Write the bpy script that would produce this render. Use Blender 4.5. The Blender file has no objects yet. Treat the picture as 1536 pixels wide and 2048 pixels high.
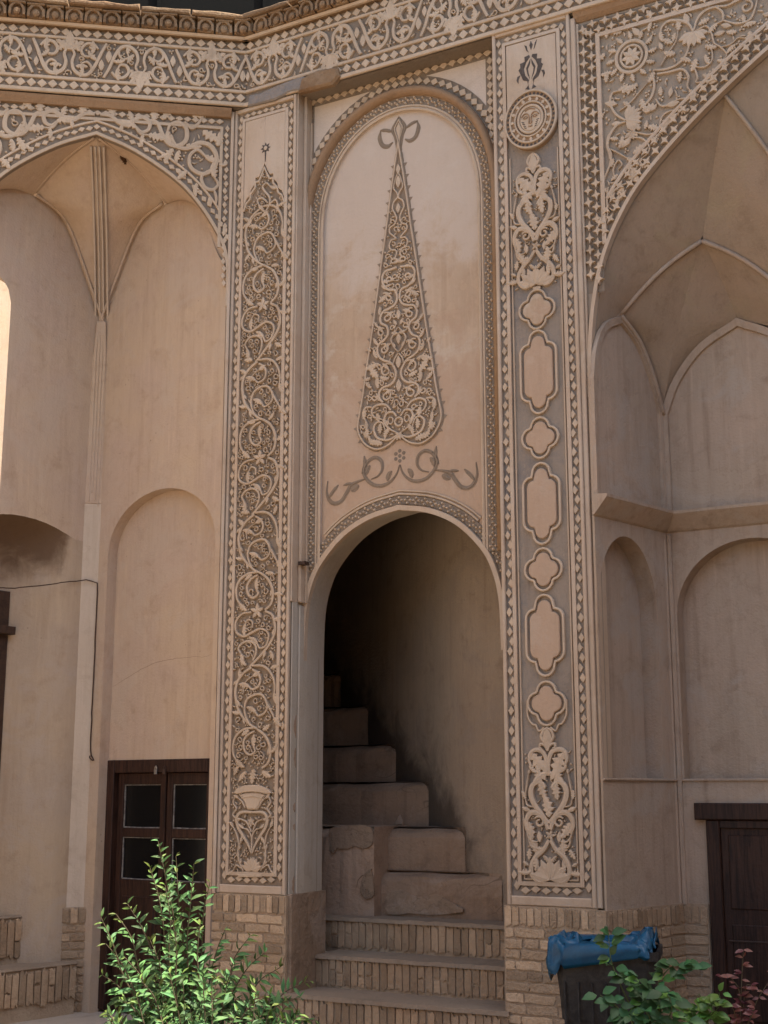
import bpy, math, random
import numpy as np
from mathutils import Matrix, Vector
R = math.radians
random.seed(7); rng = random.Random(11)
sc = bpy.context.scene
# ---------------------------------------------------------------- camera
FPX, PITCH, EYE = 2700.0, R(11.75), 1.65            # focal length in photo pixels (1536 x 2048)
cd = bpy.data.cameras.new('camera'); cam = bpy.data.objects.new('camera', cd); sc.collection.objects.link(cam)
cam.location = (0, 0, EYE); cam.rotation_euler = (R(90) + PITCH, 0, 0)
cd.sensor_fit = 'VERTICAL'; cd.sensor_height = 36; cd.lens = 36 * FPX / 2048; cd.clip_end = 500
sc.camera = cam
# ---------------------------------------------------------------- sky, sun, exposure
SUN_EL, SUN_AZ = R(66), R(95.5)                      # azimuth clockwise from +Y
wd = bpy.data.worlds.new('World'); sc.world = wd; wd.use_nodes = True
nt = wd.node_tree; nt.nodes.clear()
sky = nt.nodes.new('ShaderNodeTexSky'); sky.sky_type = 'NISHITA'; sky.sun_disc = False
sky.sun_elevation = SUN_EL; sky.sun_rotation = SUN_AZ; sky.air_density = 1.0; sky.dust_density = 3.0; sky.ozone_density = 0.6
bg = nt.nodes.new('ShaderNodeBackground'); bg.inputs[1].default_value = 0.09
wo = nt.nodes.new('ShaderNodeOutputWorld')
nt.links.new(sky.outputs[0], bg.inputs[0]); nt.links.new(bg.outputs[0], wo.inputs[0])
sl = bpy.data.lights.new('sun', 'SUN'); so = bpy.data.objects.new('sun', sl); sc.collection.objects.link(so)
sl.energy = 3.2; sl.angle = R(0.53); sl.color = (1.0, 0.93, 0.82)
sdir = Vector((math.cos(SUN_EL) * math.sin(SUN_AZ), math.cos(SUN_EL) * math.cos(SUN_AZ), math.sin(SUN_EL)))
so.rotation_euler = sdir.to_track_quat('Z', 'Y').to_euler()
sc.view_settings.view_transform = 'Standard'; sc.view_settings.look = 'None'
sc.view_settings.gamma = 1.0; sc.view_settings.exposure = 2.0; sc.view_settings.use_curve_mapping = False

# ================================================================= helpers
col = sc.collection
class Plane:                                         # vertical wall plane: u to the right, z up, d outwards
    def __init__(s, P, az):
        a = R(az); s.az = az
        s.e = np.array([math.sin(a), math.cos(a), 0.]); s.n = np.array([s.e[1], -s.e[0], 0.]); s.O = np.array([P[0], P[1], 0.])
        s.M = Matrix(((s.e[0], -s.n[0], 0, P[0]), (s.e[1], -s.n[1], 0, P[1]), (0, 0, 1, 0), (0, 0, 0, 1)))
    def pt(s, u, z=0., d=0.): return s.O + s.e * u + s.n * d + np.array([0, 0, z])
    def uv(s, px, py, d=0.):                         # where the sight line of a photo point meets this wall
        x = (px - 768) / FPX; y = -(py - 1024) / FPX
        r = np.array([x, math.cos(PITCH) - y * math.sin(PITCH), math.sin(PITCH) + y * math.cos(PITCH)])
        c = np.array([0, 0, EYE]); t = np.dot(s.O + s.n * d - c, s.n) / np.dot(r, s.n); p = c + r * t
        return float(np.dot(p - s.O, s.e)), float(p[2])
def ray_at(px, py, Y):                               # point on a sight line at world depth Y
    x = (px - 768) / FPX; y = -(py - 1024) / FPX
    r = np.array([x, math.cos(PITCH) - y * math.sin(PITCH), math.sin(PITCH) + y * math.cos(PITCH)])
    return np.array([0, 0, EYE]) + r * (Y / r[1])
WORLD = {}
def add(name, data, parent=None, M=None, mat=None, kind=None):
    o = bpy.data.objects.new(name, data); col.objects.link(o)
    M = M if M is not None else (WORLD[parent] if parent else Matrix.Identity(4))
    if parent:
        o.parent = parent; o.matrix_local = WORLD[parent].inverted() @ M
    else: o.matrix_world = M
    WORLD[o] = M
    if mat and data and not data.materials: data.materials.append(mat)
    if kind: o['kind'] = kind
    return o
def tag(o, label, cat, group=None):
    o['label'] = label; o['category'] = cat
    if group: o['group'] = group
    return o
def thing(name, label, cat, M, group=None): return tag(add(name, None, None, M), label, cat, group)
def copy_to(src, parent, M): return add(src.name.split('.')[0], src.data, parent, M)

class MB:                                            # mesh builder in wall coordinates (u, z, d)
    def __init__(s): s.v = []; s.f = []
    def P(s, u, z, d): s.v.append((u, -d, z)); return len(s.v) - 1
    def quad(s, *p): s.f.append(tuple(s.P(*q) for q in p))
    def box(s, u0, u1, z0, z1, d0, d1, b=0.0):
        if b <= 0:
            i = [s.P(u, z, d) for d in (d0, d1) for z in (z0, z1) for u in (u0, u1)]
            s.f += [(i[4], i[5], i[7], i[6]), (i[1], i[0], i[2], i[3]), (i[0], i[4], i[6], i[2]), (i[5], i[1], i[3], i[7]), (i[6], i[7], i[3], i[2]), (i[0], i[1], i[5], i[4])]
        else: s.poly([(u0, z0), (u1, z0), (u1, z1), (u0, z1)], d0, d1, b)
    def poly(s, pts, d0, d1, inset=0.0, back=False):
        n = len(pts); A = sum(pts[i][0] * pts[(i + 1) % n][1] - pts[(i + 1) % n][0] * pts[i][1] for i in range(n))
        if A < 0: pts = pts[::-1]
        lo = [s.P(u, z, d0) for u, z in pts]; top = []
        for i in range(n):
            p0, p1, p2 = np.array(pts[i - 1]), np.array(pts[i]), np.array(pts[(i + 1) % n])
            a = p1 - p0; b = p2 - p1; a = a / (np.linalg.norm(a) + 1e-9); b = b / (np.linalg.norm(b) + 1e-9)
            nn = np.array([-(a[1] + b[1]), a[0] + b[0]]); l = np.linalg.norm(nn); nn = nn / (l + 1e-9)
            q = p1 + nn * inset * min(1.5, 2 / (l + .4)); top.append((q[0], q[1]))
        if inset > 0:
            mid = [s.P(u, z, d1 - inset * .8) for u, z in pts]; hi = [s.P(u, z, d1) for u, z in top]
            for i in range(n):
                j = (i + 1) % n; s.f.append((lo[i], lo[j], mid[j], mid[i])); s.f.append((mid[i], mid[j], hi[j], hi[i]))
        else:
            hi = [s.P(u, z, d1) for u, z in pts]
            for i in range(n): j = (i + 1) % n; s.f.append((lo[i], lo[j], hi[j], hi[i]))
        s.f.append(tuple(hi))
        if back: s.f.append(tuple(lo[::-1]))
    def sweep(s, path, prof, closed=False, wscale=None):   # profile [(offset, d)] along a 2D path
        n = len(path); P = [np.array(p[:2], float) for p in path]; rows = []
        for i in range(n):
            a = P[(i - 1) % n] if (closed or i) else P[0]; b = P[(i + 1) % n] if (closed or i < n - 1) else P[-1]
            a2 = P[i] - a; b2 = b - P[i]
            la, lb = np.linalg.norm(a2), np.linalg.norm(b2)
            t = (a2 / la if la > 1e-9 else 0) + (b2 / lb if lb > 1e-9 else 0); l = np.linalg.norm(t)
            t = t / (l + 1e-9); k = 1 / max(.55, l / 2) if (la > 1e-9 and lb > 1e-9) else 1
            nn = np.array([-t[1], t[0]]) * k; w = wscale[i] if wscale is not None else (1, 1)
            row = []
            for o, d in prof:
                ww = w[0] if o < 0 else w[1]; q = P[i] + nn * o * ww; row.append(s.P(q[0], q[1], d))
            rows.append(row)
        for i in range(n if closed else n - 1):
            j = (i + 1) % n
            for k in range(len(prof) - 1): s.f.append((rows[i][k], rows[j][k], rows[j][k + 1], rows[i][k + 1]))
        if not closed: s.f.append(tuple(rows[0])); s.f.append(tuple(rows[-1][::-1]))
    def ribbon(s, path, w, d0, h, taper0=1., taper1=1., closed=False, wl=None, wr=None):
        n = len(path); h = h * rng.uniform(.94, 1.06)
        prof = [(-1, d0), (-.84, d0 + h * .88), (0, d0 + h), (.84, d0 + h * .88), (1, d0)]
        ws = []
        for i in range(n):
            t = i / max(1, n - 1); k = taper0 + (1 - taper0) * min(1, t * 3.5) if t < .3 else taper1 + (1 - taper1) * min(1, (1 - t) * 2.2)
            a = (wl[i] if wl else w) * (1 if wl else k); b = (wr[i] if wr else w) * (1 if wr else k); ws.append((a, b))
        s.sweep(path, prof, closed, ws)
    def grid(s, rows):                               # rows of 3D local points (u, z, d)
        ids = [[s.P(*p) for p in r] for r in rows]
        for i in range(len(ids) - 1):
            for k in range(len(ids[0]) - 1): s.f.append((ids[i][k], ids[i][k + 1], ids[i + 1][k + 1], ids[i + 1][k]))
    def mesh(s, name, mat=None, smooth=False):
        me = bpy.data.meshes.new(name); me.from_pydata(s.v, [], s.f); me.validate(clean_customdata=False)
        if mat: me.materials.append(mat)
        if smooth: me.polygons.foreach_set('use_smooth', [True] * len(me.polygons))
        me.update(); return me
    def obj(s, name, parent, mat, M=None, kind=None, smooth=False): return add(name, s.mesh(name, mat, smooth), parent, M, None, kind)
class WB(MB):                                        # mesh builder in world coordinates
    def P(s, x, y, z): s.v.append((float(x), float(y), float(z))); return len(s.v) - 1
    def wbox(s, x0, x1, y0, y1, z0, z1):
        i = [s.P(x, y, z) for z in (z0, z1) for y in (y0, y1) for x in (x0, x1)]
        s.f += [(i[4], i[5], i[7], i[6]), (i[0], i[2], i[3], i[1]), (i[0], i[1], i[5], i[4]), (i[1], i[3], i[7], i[5]), (i[3], i[2], i[6], i[7]), (i[2], i[0], i[4], i[6])]
    def tube(s, pts, r, n=6, taper=1.0, cap=True):
        P = [np.array(p, float) for p in pts]; rings = []
        for i, p in enumerate(P):
            t = P[min(i + 1, len(P) - 1)] - P[max(i - 1, 0)]; t = t / (np.linalg.norm(t) + 1e-9)
            a = np.cross(t, (0, 0, 1)) if abs(t[2]) < .95 else np.cross(t, (1, 0, 0)); a = a / np.linalg.norm(a); b = np.cross(t, a)
            rr = r * (1 + (taper - 1) * i / max(1, len(P) - 1))
            rings.append([s.P(*(p + rr * (math.cos(k * 2 * math.pi / n) * a + math.sin(k * 2 * math.pi / n) * b))) for k in range(n)])
        for i in range(len(rings) - 1):
            for k in range(n): s.f.append((rings[i][k], rings[i][(k + 1) % n], rings[i + 1][(k + 1) % n], rings[i + 1][k]))
        if cap: s.f.append(tuple(rings[0][::-1])); s.f.append(tuple(rings[-1]))
def cr(pts, n=6, closed=False):                      # Catmull-Rom through points (any dimension)
    P = [np.array(p, float) for p in pts]; out = []; N = len(P)
    for i in range(N if closed else N - 1):
        p1, p2 = P[i], P[(i + 1) % N]
        p0 = P[i - 1] if (closed or i) else 2 * p1 - p2
        p3 = P[(i + 2) % N] if (closed or i + 2 < N) else 2 * p2 - p1
        for k in range(n):
            t = k / n; out.append(.5 * ((2 * p1) + (-p0 + p2) * t + (2 * p0 - 5 * p1 + 4 * p2 - p3) * t * t + (-p0 + 3 * p1 - 3 * p2 + p3) * t ** 3))
    if not closed: out.append(P[-1])
    return [tuple(map(float, q)) for q in out]
def resample(path, step=None, n=None):
    P = np.array(path, float); sgl = np.r_[0, np.cumsum(np.linalg.norm(np.diff(P, axis=0), axis=1))]
    n = n or max(2, int(round(sgl[-1] / step)) + 1); t = np.linspace(0, sgl[-1], n)
    return [tuple(float(np.interp(x, sgl, P[:, k])) for k in range(P.shape[1])) for x in t]
def arc(cx, cz, rx, rz, a0, a1, n=16): return [(cx + rx * math.cos(R(a0 + (a1 - a0) * i / n)), cz + rz * math.sin(R(a0 + (a1 - a0) * i / n))) for i in range(n + 1)]
def spiral(cx, cz, r0, r1, a0, turns, n=18, ax=1.0): return [(cx + ax * (r0 + (r1 - r0) * i / n) * math.cos(R(a0 + 360 * turns * i / n)), cz + (r0 + (r1 - r0) * i / n) * math.sin(R(a0 + 360 * turns * i / n))) for i in range(n + 1)]
def offset(path, o):
    P = [np.array(p[:2], float) for p in path]; out = []
    for i in range(len(P)):
        t = P[min(i + 1, len(P) - 1)] - P[max(i - 1, 0)]; t = t / (np.linalg.norm(t) + 1e-9); out.append((P[i][0] - t[1] * o, P[i][1] + t[0] * o))
    return out

# ================================================================= materials
def nodes(name):
    m = bpy.data.materials.new(name); m.use_nodes = True; t = m.node_tree; b = t.nodes['Principled BSDF']; return m, t, b
def N(t, typ, **kw):
    n = t.nodes.new(typ)
    for k, v in kw.items():
        if k.startswith('i_'): n.inputs[int(k[2:])].default_value = v
        else: setattr(n, k, v)
    return n
def noise(t, vec, scale, detail=5, rough=.6, dist=0.):
    n = N(t, 'ShaderNodeTexNoise'); n.inputs['Scale'].default_value = scale; n.inputs['Detail'].default_value = detail
    n.inputs['Roughness'].default_value = rough; n.inputs['Distortion'].default_value = dist; t.links.new(vec, n.inputs['Vector']); return n.outputs['Fac']
def ramp(t, fac, a, b):
    r = N(t, 'ShaderNodeMapRange'); r.inputs[1].default_value = a; r.inputs[2].default_value = b; r.interpolation_type = 'SMOOTHSTEP'
    t.links.new(fac, r.inputs[0]); return r.outputs[0]
def mix(t, fac, a, b, blend='MIX'):
    m = N(t, 'ShaderNodeMix', data_type='RGBA', blend_type=blend)
    for s, v in ((0, fac), (6, a), (7, b)):
        if hasattr(v, 'is_output'): t.links.new(v, m.inputs[s])
        else: m.inputs[s].default_value = (v + (1,)) if isinstance(v, tuple) and len(v) == 3 else v
    return m.outputs[2]
def mul(t, a, b):
    m = N(t, 'ShaderNodeMath', operation='MULTIPLY')
    for s, v in ((0, a), (1, b)):
        if hasattr(v, 'is_output'): t.links.new(v, m.inputs[s])
        else: m.inputs[s].default_value = v
    return m.outputs[0]
def stone(name, base, alt, dark, rough=.9, s=1.0, streak=.35, bump=.35, patch=None, rand=0., patch_amt=.6, fine=60., crack=0., flake=0.):
    wm = lambda c_: (c_[0], c_[1], c_[2] * .975) if c_ else None
    base, alt, dark, patch = wm(base), wm(alt), wm(dark), wm(patch)
    m, t, b = nodes(name); g = N(t, 'ShaderNodeNewGeometry'); pos = g.outputs['Position']
    c = mix(t, ramp(t, noise(t, pos, 1.3 * s, 6), .35, .68), base, alt)
    c = mix(t, mul(t, ramp(t, noise(t, pos, 5.5 * s, 6, .65, .4), .5, .76), .6), c, dark)
    c = mix(t, mul(t, ramp(t, noise(t, pos, 15 * s, 5, .7, 1.2), .52, .72), .35), c, tuple(min(1, (x + y) * .56) for x, y in zip(base, alt)))
    mp = N(t, 'ShaderNodeMapping'); mp.inputs['Scale'].default_value = (9 * s, 9 * s, .55 * s); t.links.new(pos, mp.inputs['Vector'])
    c = mix(t, mul(t, ramp(t, noise(t, mp.outputs[0], 1.6, 5, .6), .48, .8), streak), c, dark)
    c = mix(t, mul(t, ramp(t, noise(t, mp.outputs[0], 2.9, 4, .6), .5, .82), streak * .7), c, tuple(min(1, x * 1.25) for x in base))
    if patch: c = mix(t, mul(t, ramp(t, noise(t, pos, 2.1 * s, 7, .7, .6), .5, .62), patch_amt), c, patch)
    m2_ = N(t, 'ShaderNodeMapping'); m2_.inputs['Scale'].default_value = (38 * s, 38 * s, 5 * s); t.links.new(pos, m2_.inputs['Vector'])
    br_ = noise(t, m2_.outputs[0], 1., 5, .7, 1.5); c = mix(t, mul(t, ramp(t, br_, .5, .75), .28), c, dark); c = mix(t, mul(t, ramp(t, br_, .46, .25), .25), c, tuple(min(1, x * 1.22) for x in base))
    pv_ = N(t, 'ShaderNodeTexVoronoi'); pv_.inputs['Scale'].default_value = 16; t.links.new(pos, pv_.inputs['Vector']); c = mix(t, mul(t, ramp(t, pv_.outputs['Distance'], .13, .06), mul(t, ramp(t, noise(t, pos, 3.1, 3), .55, .7), .6)), c, tuple(x * .6 for x in dark))
    fk = None
    if flake:
        fk = ramp(t, noise(t, pos, 2.6 * s, 9, .62, .3), .575, .59); c = mix(t, mul(t, fk, flake), c, tuple(min(1, x * 1.12) for x in alt)); ed = mul(t, ramp(t, noise(t, pos, 2.6 * s, 9, .62, .3), .562, .578), mul(t, ramp(t, noise(t, pos, 2.6 * s, 9, .62, .3), .592, .578), flake * .6)); c = mix(t, ed, c, dark)
    if crack:
        v = N(t, 'ShaderNodeTexVoronoi', feature='DISTANCE_TO_EDGE'); v.inputs['Scale'].default_value = 1.7
        wv = N(t, 'ShaderNodeVectorMath', operation='ADD'); nz = N(t, 'ShaderNodeTexNoise'); nz.inputs['Scale'].default_value = 2.2; t.links.new(pos, nz.inputs['Vector'])
        t.links.new(pos, wv.inputs[0]); t.links.new(nz.outputs['Color'], wv.inputs[1]); t.links.new(wv.outputs[0], v.inputs['Vector'])
        e = ramp(t, v.outputs['Distance'], .012, .002)
        c = mix(t, mul(t, mul(t, e, ramp(t, noise(t, pos, .9, 3), .52, .62)), crack), c, tuple(x * .45 for x in dark))
    if rand:
        oi = N(t, 'ShaderNodeObjectInfo'); hs = N(t, 'ShaderNodeHueSaturation')
        mr = N(t, 'ShaderNodeMapRange'); mr.inputs[3].default_value = 1 - rand; mr.inputs[4].default_value = 1 + rand; t.links.new(oi.outputs['Random'], mr.inputs[0])
        t.links.new(mr.outputs[0], hs.inputs['Value']); t.links.new(c, hs.inputs['Color']); c = hs.outputs[0]
    t.links.new(c, b.inputs['Base Color']); b.inputs['Roughness'].default_value = rough; b.inputs['Specular IOR Level'].default_value = .2
    bp = N(t, 'ShaderNodeBump'); bp.inputs['Strength'].default_value = bump; bp.inputs['Distance'].default_value = .012
    ad = N(t, 'ShaderNodeMath', operation='ADD'); t.links.new(noise(t, pos, fine, 4, .6), ad.inputs[0]); t.links.new(noise(t, pos, fine / 6, 4, .6), ad.inputs[1])
    t.links.new(ad.outputs[0], bp.inputs['Height']); t.links.new(bp.outputs[0], b.inputs['Normal'])
    return m
def plain(name, c, rough=.6, spec=.4, rand=0., c2=None, s=20., metal=0., bump=0., grain=False):
    m, t, b = nodes(name); g = N(t, 'ShaderNodeNewGeometry'); cc = c; vec = g.outputs['Position']
    if grain:
        mg = N(t, 'ShaderNodeMapping'); mg.inputs['Scale'].default_value = (4., 4., .25); t.links.new(vec, mg.inputs['Vector']); vec = mg.outputs[0]
    if c2: cc = mix(t, ramp(t, noise(t, vec, s, 6, .7, .8), .38, .66), c, c2)
    if rand:
        oi = N(t, 'ShaderNodeObjectInfo'); hs = N(t, 'ShaderNodeHueSaturation'); ad = N(t, 'ShaderNodeMath', operation='ADD')
        t.links.new(oi.outputs['Random'], ad.inputs[0]); t.links.new(g.outputs['Random Per Island'], ad.inputs[1])
        fr = N(t, 'ShaderNodeMath', operation='FRACT'); t.links.new(ad.outputs[0], fr.inputs[0])
        mr = N(t, 'ShaderNodeMapRange'); mr.inputs[3].default_value = 1 - rand; mr.inputs[4].default_value = 1 + rand; t.links.new(fr.outputs[0], mr.inputs[0])
        t.links.new(mr.outputs[0], hs.inputs['Value'])
        mh = N(t, 'ShaderNodeMapRange'); mh.inputs[3].default_value = .48; mh.inputs[4].default_value = .525; t.links.new(fr.outputs[0], mh.inputs[0]); t.links.new(mh.outputs[0], hs.inputs['Hue'])
        if hasattr(cc, 'is_output'): t.links.new(cc, hs.inputs['Color'])
        else: hs.inputs['Color'].default_value = cc + (1,)
        cc = hs.outputs[0]
    if hasattr(cc, 'is_output'): t.links.new(cc, b.inputs['Base Color'])
    else: b.inputs['Base Color'].default_value = cc + (1,)
    b.inputs['Roughness'].default_value = rough; b.inputs['Specular IOR Level'].default_value = spec; b.inputs['Metallic'].default_value = metal
    if bump:
        bp = N(t, 'ShaderNodeBump'); bp.inputs['Strength'].default_value = bump; bp.inputs['Distance'].default_value = .01
        t.links.new(noise(t, g.outputs['Position'], s * 2, 4), bp.inputs['Height']); t.links.new(bp.outputs[0], b.inputs['Normal'])
    return m
m_stucco = stone('carved_stucco', (.53, .415, .305), (.49, .37, .26), (.36, .26, .175), bump=.2, streak=.2, rand=.06)
m_panel = stone('panel_stucco', (.52, .405, .305), (.475, .355, .25), (.385, .275, .185), bump=.28, streak=.25, patch=(.53, .44, .345), patch_amt=.55, fine=40)
def weather(m, z_, pale, stain):                     # old whitewash left above, reddish damp staining below, ragged border
    t = m.node_tree; b_ = t.nodes['Principled BSDF']; src = b_.inputs['Base Color'].links[0].from_socket; g_ = N(t, 'ShaderNodeNewGeometry')
    sx = N(t, 'ShaderNodeSeparateXYZ'); t.links.new(g_.outputs['Position'], sx.inputs[0]); nz_ = noise(t, g_.outputs['Position'], 2.4, 8, .68, .6)
    ad_ = N(t, 'ShaderNodeMath', operation='MULTIPLY_ADD'); t.links.new(nz_, ad_.inputs[0]); ad_.inputs[1].default_value = 2.6; t.links.new(sx.outputs[2], ad_.inputs[2])
    c_ = mix(t, mul(t, ramp(t, ad_.outputs[0], z_ + 1.25, z_ + 1.75), .7), src, pale); c_ = mix(t, mul(t, ramp(t, ad_.outputs[0], z_ + .95, z_ + .55), .5), c_, stain)
    t.links.new(c_, b_.inputs['Base Color'])
m_pale = stone('pale_spandrel_plaster', (.60, .50, .415), (.57, .465, .375), (.47, .37, .28), bump=.28, streak=.2)
m_cyp = stone('cypress_panel_stucco', (.50, .38, .275), (.455, .33, .225), (.37, .255, .165), bump=.35, streak=.55, patch=(.54, .45, .355), patch_amt=.7, fine=40, flake=.35)
weather(m_cyp, 5.2, (.56, .465, .375), (.43, .285, .19))
m_ground = stone('carving_ground', (.215, .165, .12), (.23, .182, .14), (.145, .108, .078), bump=.4, streak=.2, patch=(.22, .19, .16), patch_amt=.4)
m_tground = stone('tan_carving_ground', (.265, .197, .138), (.24, .185, .137), (.165, .12, .084), bump=.4, streak=.2, patch=(.235, .20, .165), patch_amt=.4)
m_mort = stone('bare_grey_mortar', (.27, .225, .19), (.235, .205, .18), (.15, .12, .10), s=2.5, bump=1., streak=.1, patch=(.21, .195, .185), patch_amt=.6, fine=30, flake=.6)
m_cground = stone('cypress_ground', (.275, .205, .145), (.25, .19, .14), (.19, .14, .098), bump=.4, streak=.2, patch=(.27, .235, .20), patch_amt=.4)
m_lground = stone('pale_carving_ground', (.325, .26, .195), (.30, .245, .195), (.22, .17, .125), bump=.4, streak=.2, patch=(.285, .25, .215), patch_amt=.5)
m_blue = stone('painted_ground', (.295, .24, .19), (.265, .22, .18), (.165, .13, .102), bump=.4, streak=.5, patch=(.165, .155, .155), patch_amt=.5)
m_plaster = stone('niche_plaster', (.50, .37, .255), (.465, .345, .26), (.35, .24, .16), streak=.45, bump=.35, patch=(.48, .375, .285), patch_amt=.5, flake=.18)
m_pillar = stone('pale_pillar_plaster', (.52, .42, .325), (.49, .39, .295), (.38, .29, .21), streak=.5, bump=.3)
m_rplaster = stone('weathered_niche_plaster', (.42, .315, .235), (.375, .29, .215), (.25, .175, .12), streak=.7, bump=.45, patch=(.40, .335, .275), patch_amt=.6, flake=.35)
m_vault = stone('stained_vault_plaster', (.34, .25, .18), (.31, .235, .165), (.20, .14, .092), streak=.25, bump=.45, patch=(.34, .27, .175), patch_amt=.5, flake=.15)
m_white = stone('whitewash', (.49, .435, .365), (.46, .395, .315), (.36, .285, .215), streak=.35, bump=.3, flake=.35)
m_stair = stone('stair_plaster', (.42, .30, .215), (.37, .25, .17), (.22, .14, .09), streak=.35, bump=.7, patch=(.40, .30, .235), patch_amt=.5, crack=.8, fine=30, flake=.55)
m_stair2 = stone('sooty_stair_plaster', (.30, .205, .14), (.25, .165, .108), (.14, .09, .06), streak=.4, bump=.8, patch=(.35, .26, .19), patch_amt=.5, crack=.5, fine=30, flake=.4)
m_base = stone('crumbling_base_plaster', (.30, .215, .15), (.26, .18, .12), (.13, .085, .055), streak=.6, bump=1., patch=(.37, .285, .22), patch_amt=.6, crack=.9, fine=25, flake=.7)
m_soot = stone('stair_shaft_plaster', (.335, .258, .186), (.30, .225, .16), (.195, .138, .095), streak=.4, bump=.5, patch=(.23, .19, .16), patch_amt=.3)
def add_soot_and_dark(m, sc_=(.05, .036, .026)):
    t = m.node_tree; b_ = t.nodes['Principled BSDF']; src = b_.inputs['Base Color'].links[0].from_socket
    a_ = N(t, 'ShaderNodeAttribute', attribute_name='soot_and_dark'); g_ = N(t, 'ShaderNodeNewGeometry'); nz_ = noise(t, g_.outputs['Position'], 4.5, 6, .65, .5)
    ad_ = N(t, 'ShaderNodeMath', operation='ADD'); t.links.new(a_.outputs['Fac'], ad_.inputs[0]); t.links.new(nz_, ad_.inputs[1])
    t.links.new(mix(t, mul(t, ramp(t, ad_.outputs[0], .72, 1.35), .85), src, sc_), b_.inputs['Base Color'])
add_soot_and_dark(m_soot)
m_alcove = stone('dark_hood_plaster', (.43, .32, .215), (.39, .30, .22), (.30, .205, .13), streak=.45, bump=.35, patch=(.41, .33, .265), patch_amt=.5, flake=.2); add_soot_and_dark(m_alcove, (.095, .052, .028))  # alcove plaster, coloured darker just under its arch and fading downward
m_tread = stone('worn_tread', (.29, .22, .155), (.25, .185, .13), (.17, .125, .085), streak=.1, bump=.6, fine=30)
m_brick = stone('brick', (.445, .325, .215), (.40, .28, .175), (.28, .19, .12), s=2.5, streak=.3, bump=.9, rand=.36, fine=50)
m_dbrick = stone('old_brick', (.38, .275, .18), (.33, .225, .14), (.21, .14, .09), s=2.5, streak=.2, bump=.8, rand=.28, fine=50)
m_mortar = stone('mortar', (.40, .30, .205), (.36, .26, .175), (.25, .175, .115), s=2, streak=.1, bump=.7)
m_corbel = stone('corbel_clay', (.27, .175, .10), (.22, .13, .07), (.12, .075, .045), s=2.2, streak=.2, bump=.9, patch=(.33, .24, .155), patch_amt=.4, rand=.15, fine=40)
m_brown = stone('brown_moulding', (.33, .215, .13), (.28, .175, .10), (.18, .11, .065), streak=.2, bump=.4)
m_wood = plain('dark_wood', (.048, .021, .0125), .55, .25, c2=(.014, .006, .0036), s=14, bump=.3, grain=True)
m_wood2 = plain('old_wood', (.055, .028, .016), .6, .35, c2=(.03, .015, .009), s=14, bump=.4)
m_glass = plain('dark_glass', (.008, .0075, .007), .15, .25)
m_putty = plain('putty', (.27, .25, .22), .9, .1, c2=(.12, .10, .085), s=25)
m_steel = plain('steel', (.45, .43, .40), .35, .5, metal=.9)
m_cable = plain('cable', (.06, .035, .024), .7, .2)
m_dark = plain('dark_incision', (.085, .068, .056), .95, .1, c2=(.12, .10, .085), s=30)
m_crack = plain('crack', (.22, .15, .10), .95, .1)
m_leaf = plain('leaf', (.10, .185, .05), .6, .25, rand=.5, c2=(.065, .135, .05), s=9)
m_leaf2 = plain('young_leaf', (.13, .18, .035), .6, .3, rand=.3)
m_rose = plain('rose_leaf', (.04, .10, .03), .5, .28, rand=.35)
m_rose2 = plain('pale_rose_leaf', (.10, .19, .03), .4, .4, rand=.2)
m_red = plain('red_leaf', (.13, .035, .03), .45, .4, rand=.35)
m_twig = plain('twig', (.11, .085, .05), .8, .2); m_gtwig = plain('green_twig', (.09, .12, .04), .7, .3)
m_bin = plain('black_plastic', (.012, .012, .013), .5, .45, c2=(.035, .033, .03), s=11, bump=.5)
m_bag = plain('blue_bag', (.004, .075, .15), .38, .4, c2=(.003, .05, .105), s=14, bump=.3)
m_redband = plain('red_plastic', (.28, .05, .025), .55, .4)
m_paving = stone('paving', (.40, .33, .265), (.36, .29, .225), (.27, .21, .16), streak=0., bump=.5)
m_soil = stone('soil', (.09, .06, .04), (.07, .048, .03), (.04, .027, .018), streak=0., bump=1.)
m_metal = plain('dark_sheet', (.006, .0065, .006), .9, .1)
m_nest = plain('dry_mud', (.10, .05, .025), .9, .1)

# ================================================================= piece templates (local x = along, z = up, -y = out)
def leaf_mesh(name, stations, h, bend=0., mat=None):  # lobed leaf of length 1 as one ribbon; stations (t, left, right)
    b = MB(); path = []
    for t, l, r in stations:
        a = R(bend) * t; path.append((t * math.cos(a * .5), t * math.sin(a * .5)))
    prof = [(-1, 0), (-.86, h * .85), (0, h), (.86, h * .85), (1, 0)]
    b.sweep(path, prof, False, [(l, r) for t, l, r in stations]); return b.mesh(name, mat)
LOBE = [(0, .05, .05), (.14, .22, .2), (.22, .12, .12), (.36, .36, .32), (.45, .17, .17), (.6, .33, .3), (.68, .14, .14), (.82, .18, .16), (1, .02, .02)]
HALF = [(0, .06, .06), (.15, .10, .24), (.25, .12, .14), (.42, .14, .40), (.52, .14, .18), (.68, .14, .36), (.78, .10, .14), (.9, .08, .16), (1.02, .02, .02)]
TEAR = [(0, .04, .04), (.2, .17, .17), (.45, .27, .27), (.7, .2, .2), (.88, .09, .09), (1, .015, .015)]
def leaf_set(mat, h=.12): return dict(lobe=leaf_mesh('leaf', LOBE, h, 25, mat), lobeb=leaf_mesh('leaf', LOBE, h, -25, mat), half=leaf_mesh('leaf', HALF, h, 55, mat),
    halfb=leaf_mesh('leaf', [(t, r, l) for t, l, r in HALF], h, -55, mat), tear=leaf_mesh('leaf', TEAR, h, 0, mat))
LS = leaf_set(m_stucco, .24)
LF = leaf_set(m_stucco, .12)
def diamond_mesh(name, mat, h=.35):
    b = MB(); b.poly([(0, -.5), (.5, 0), (0, .5), (-.5, 0)], 0, h, .08); return b.mesh(name, mat)
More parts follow.
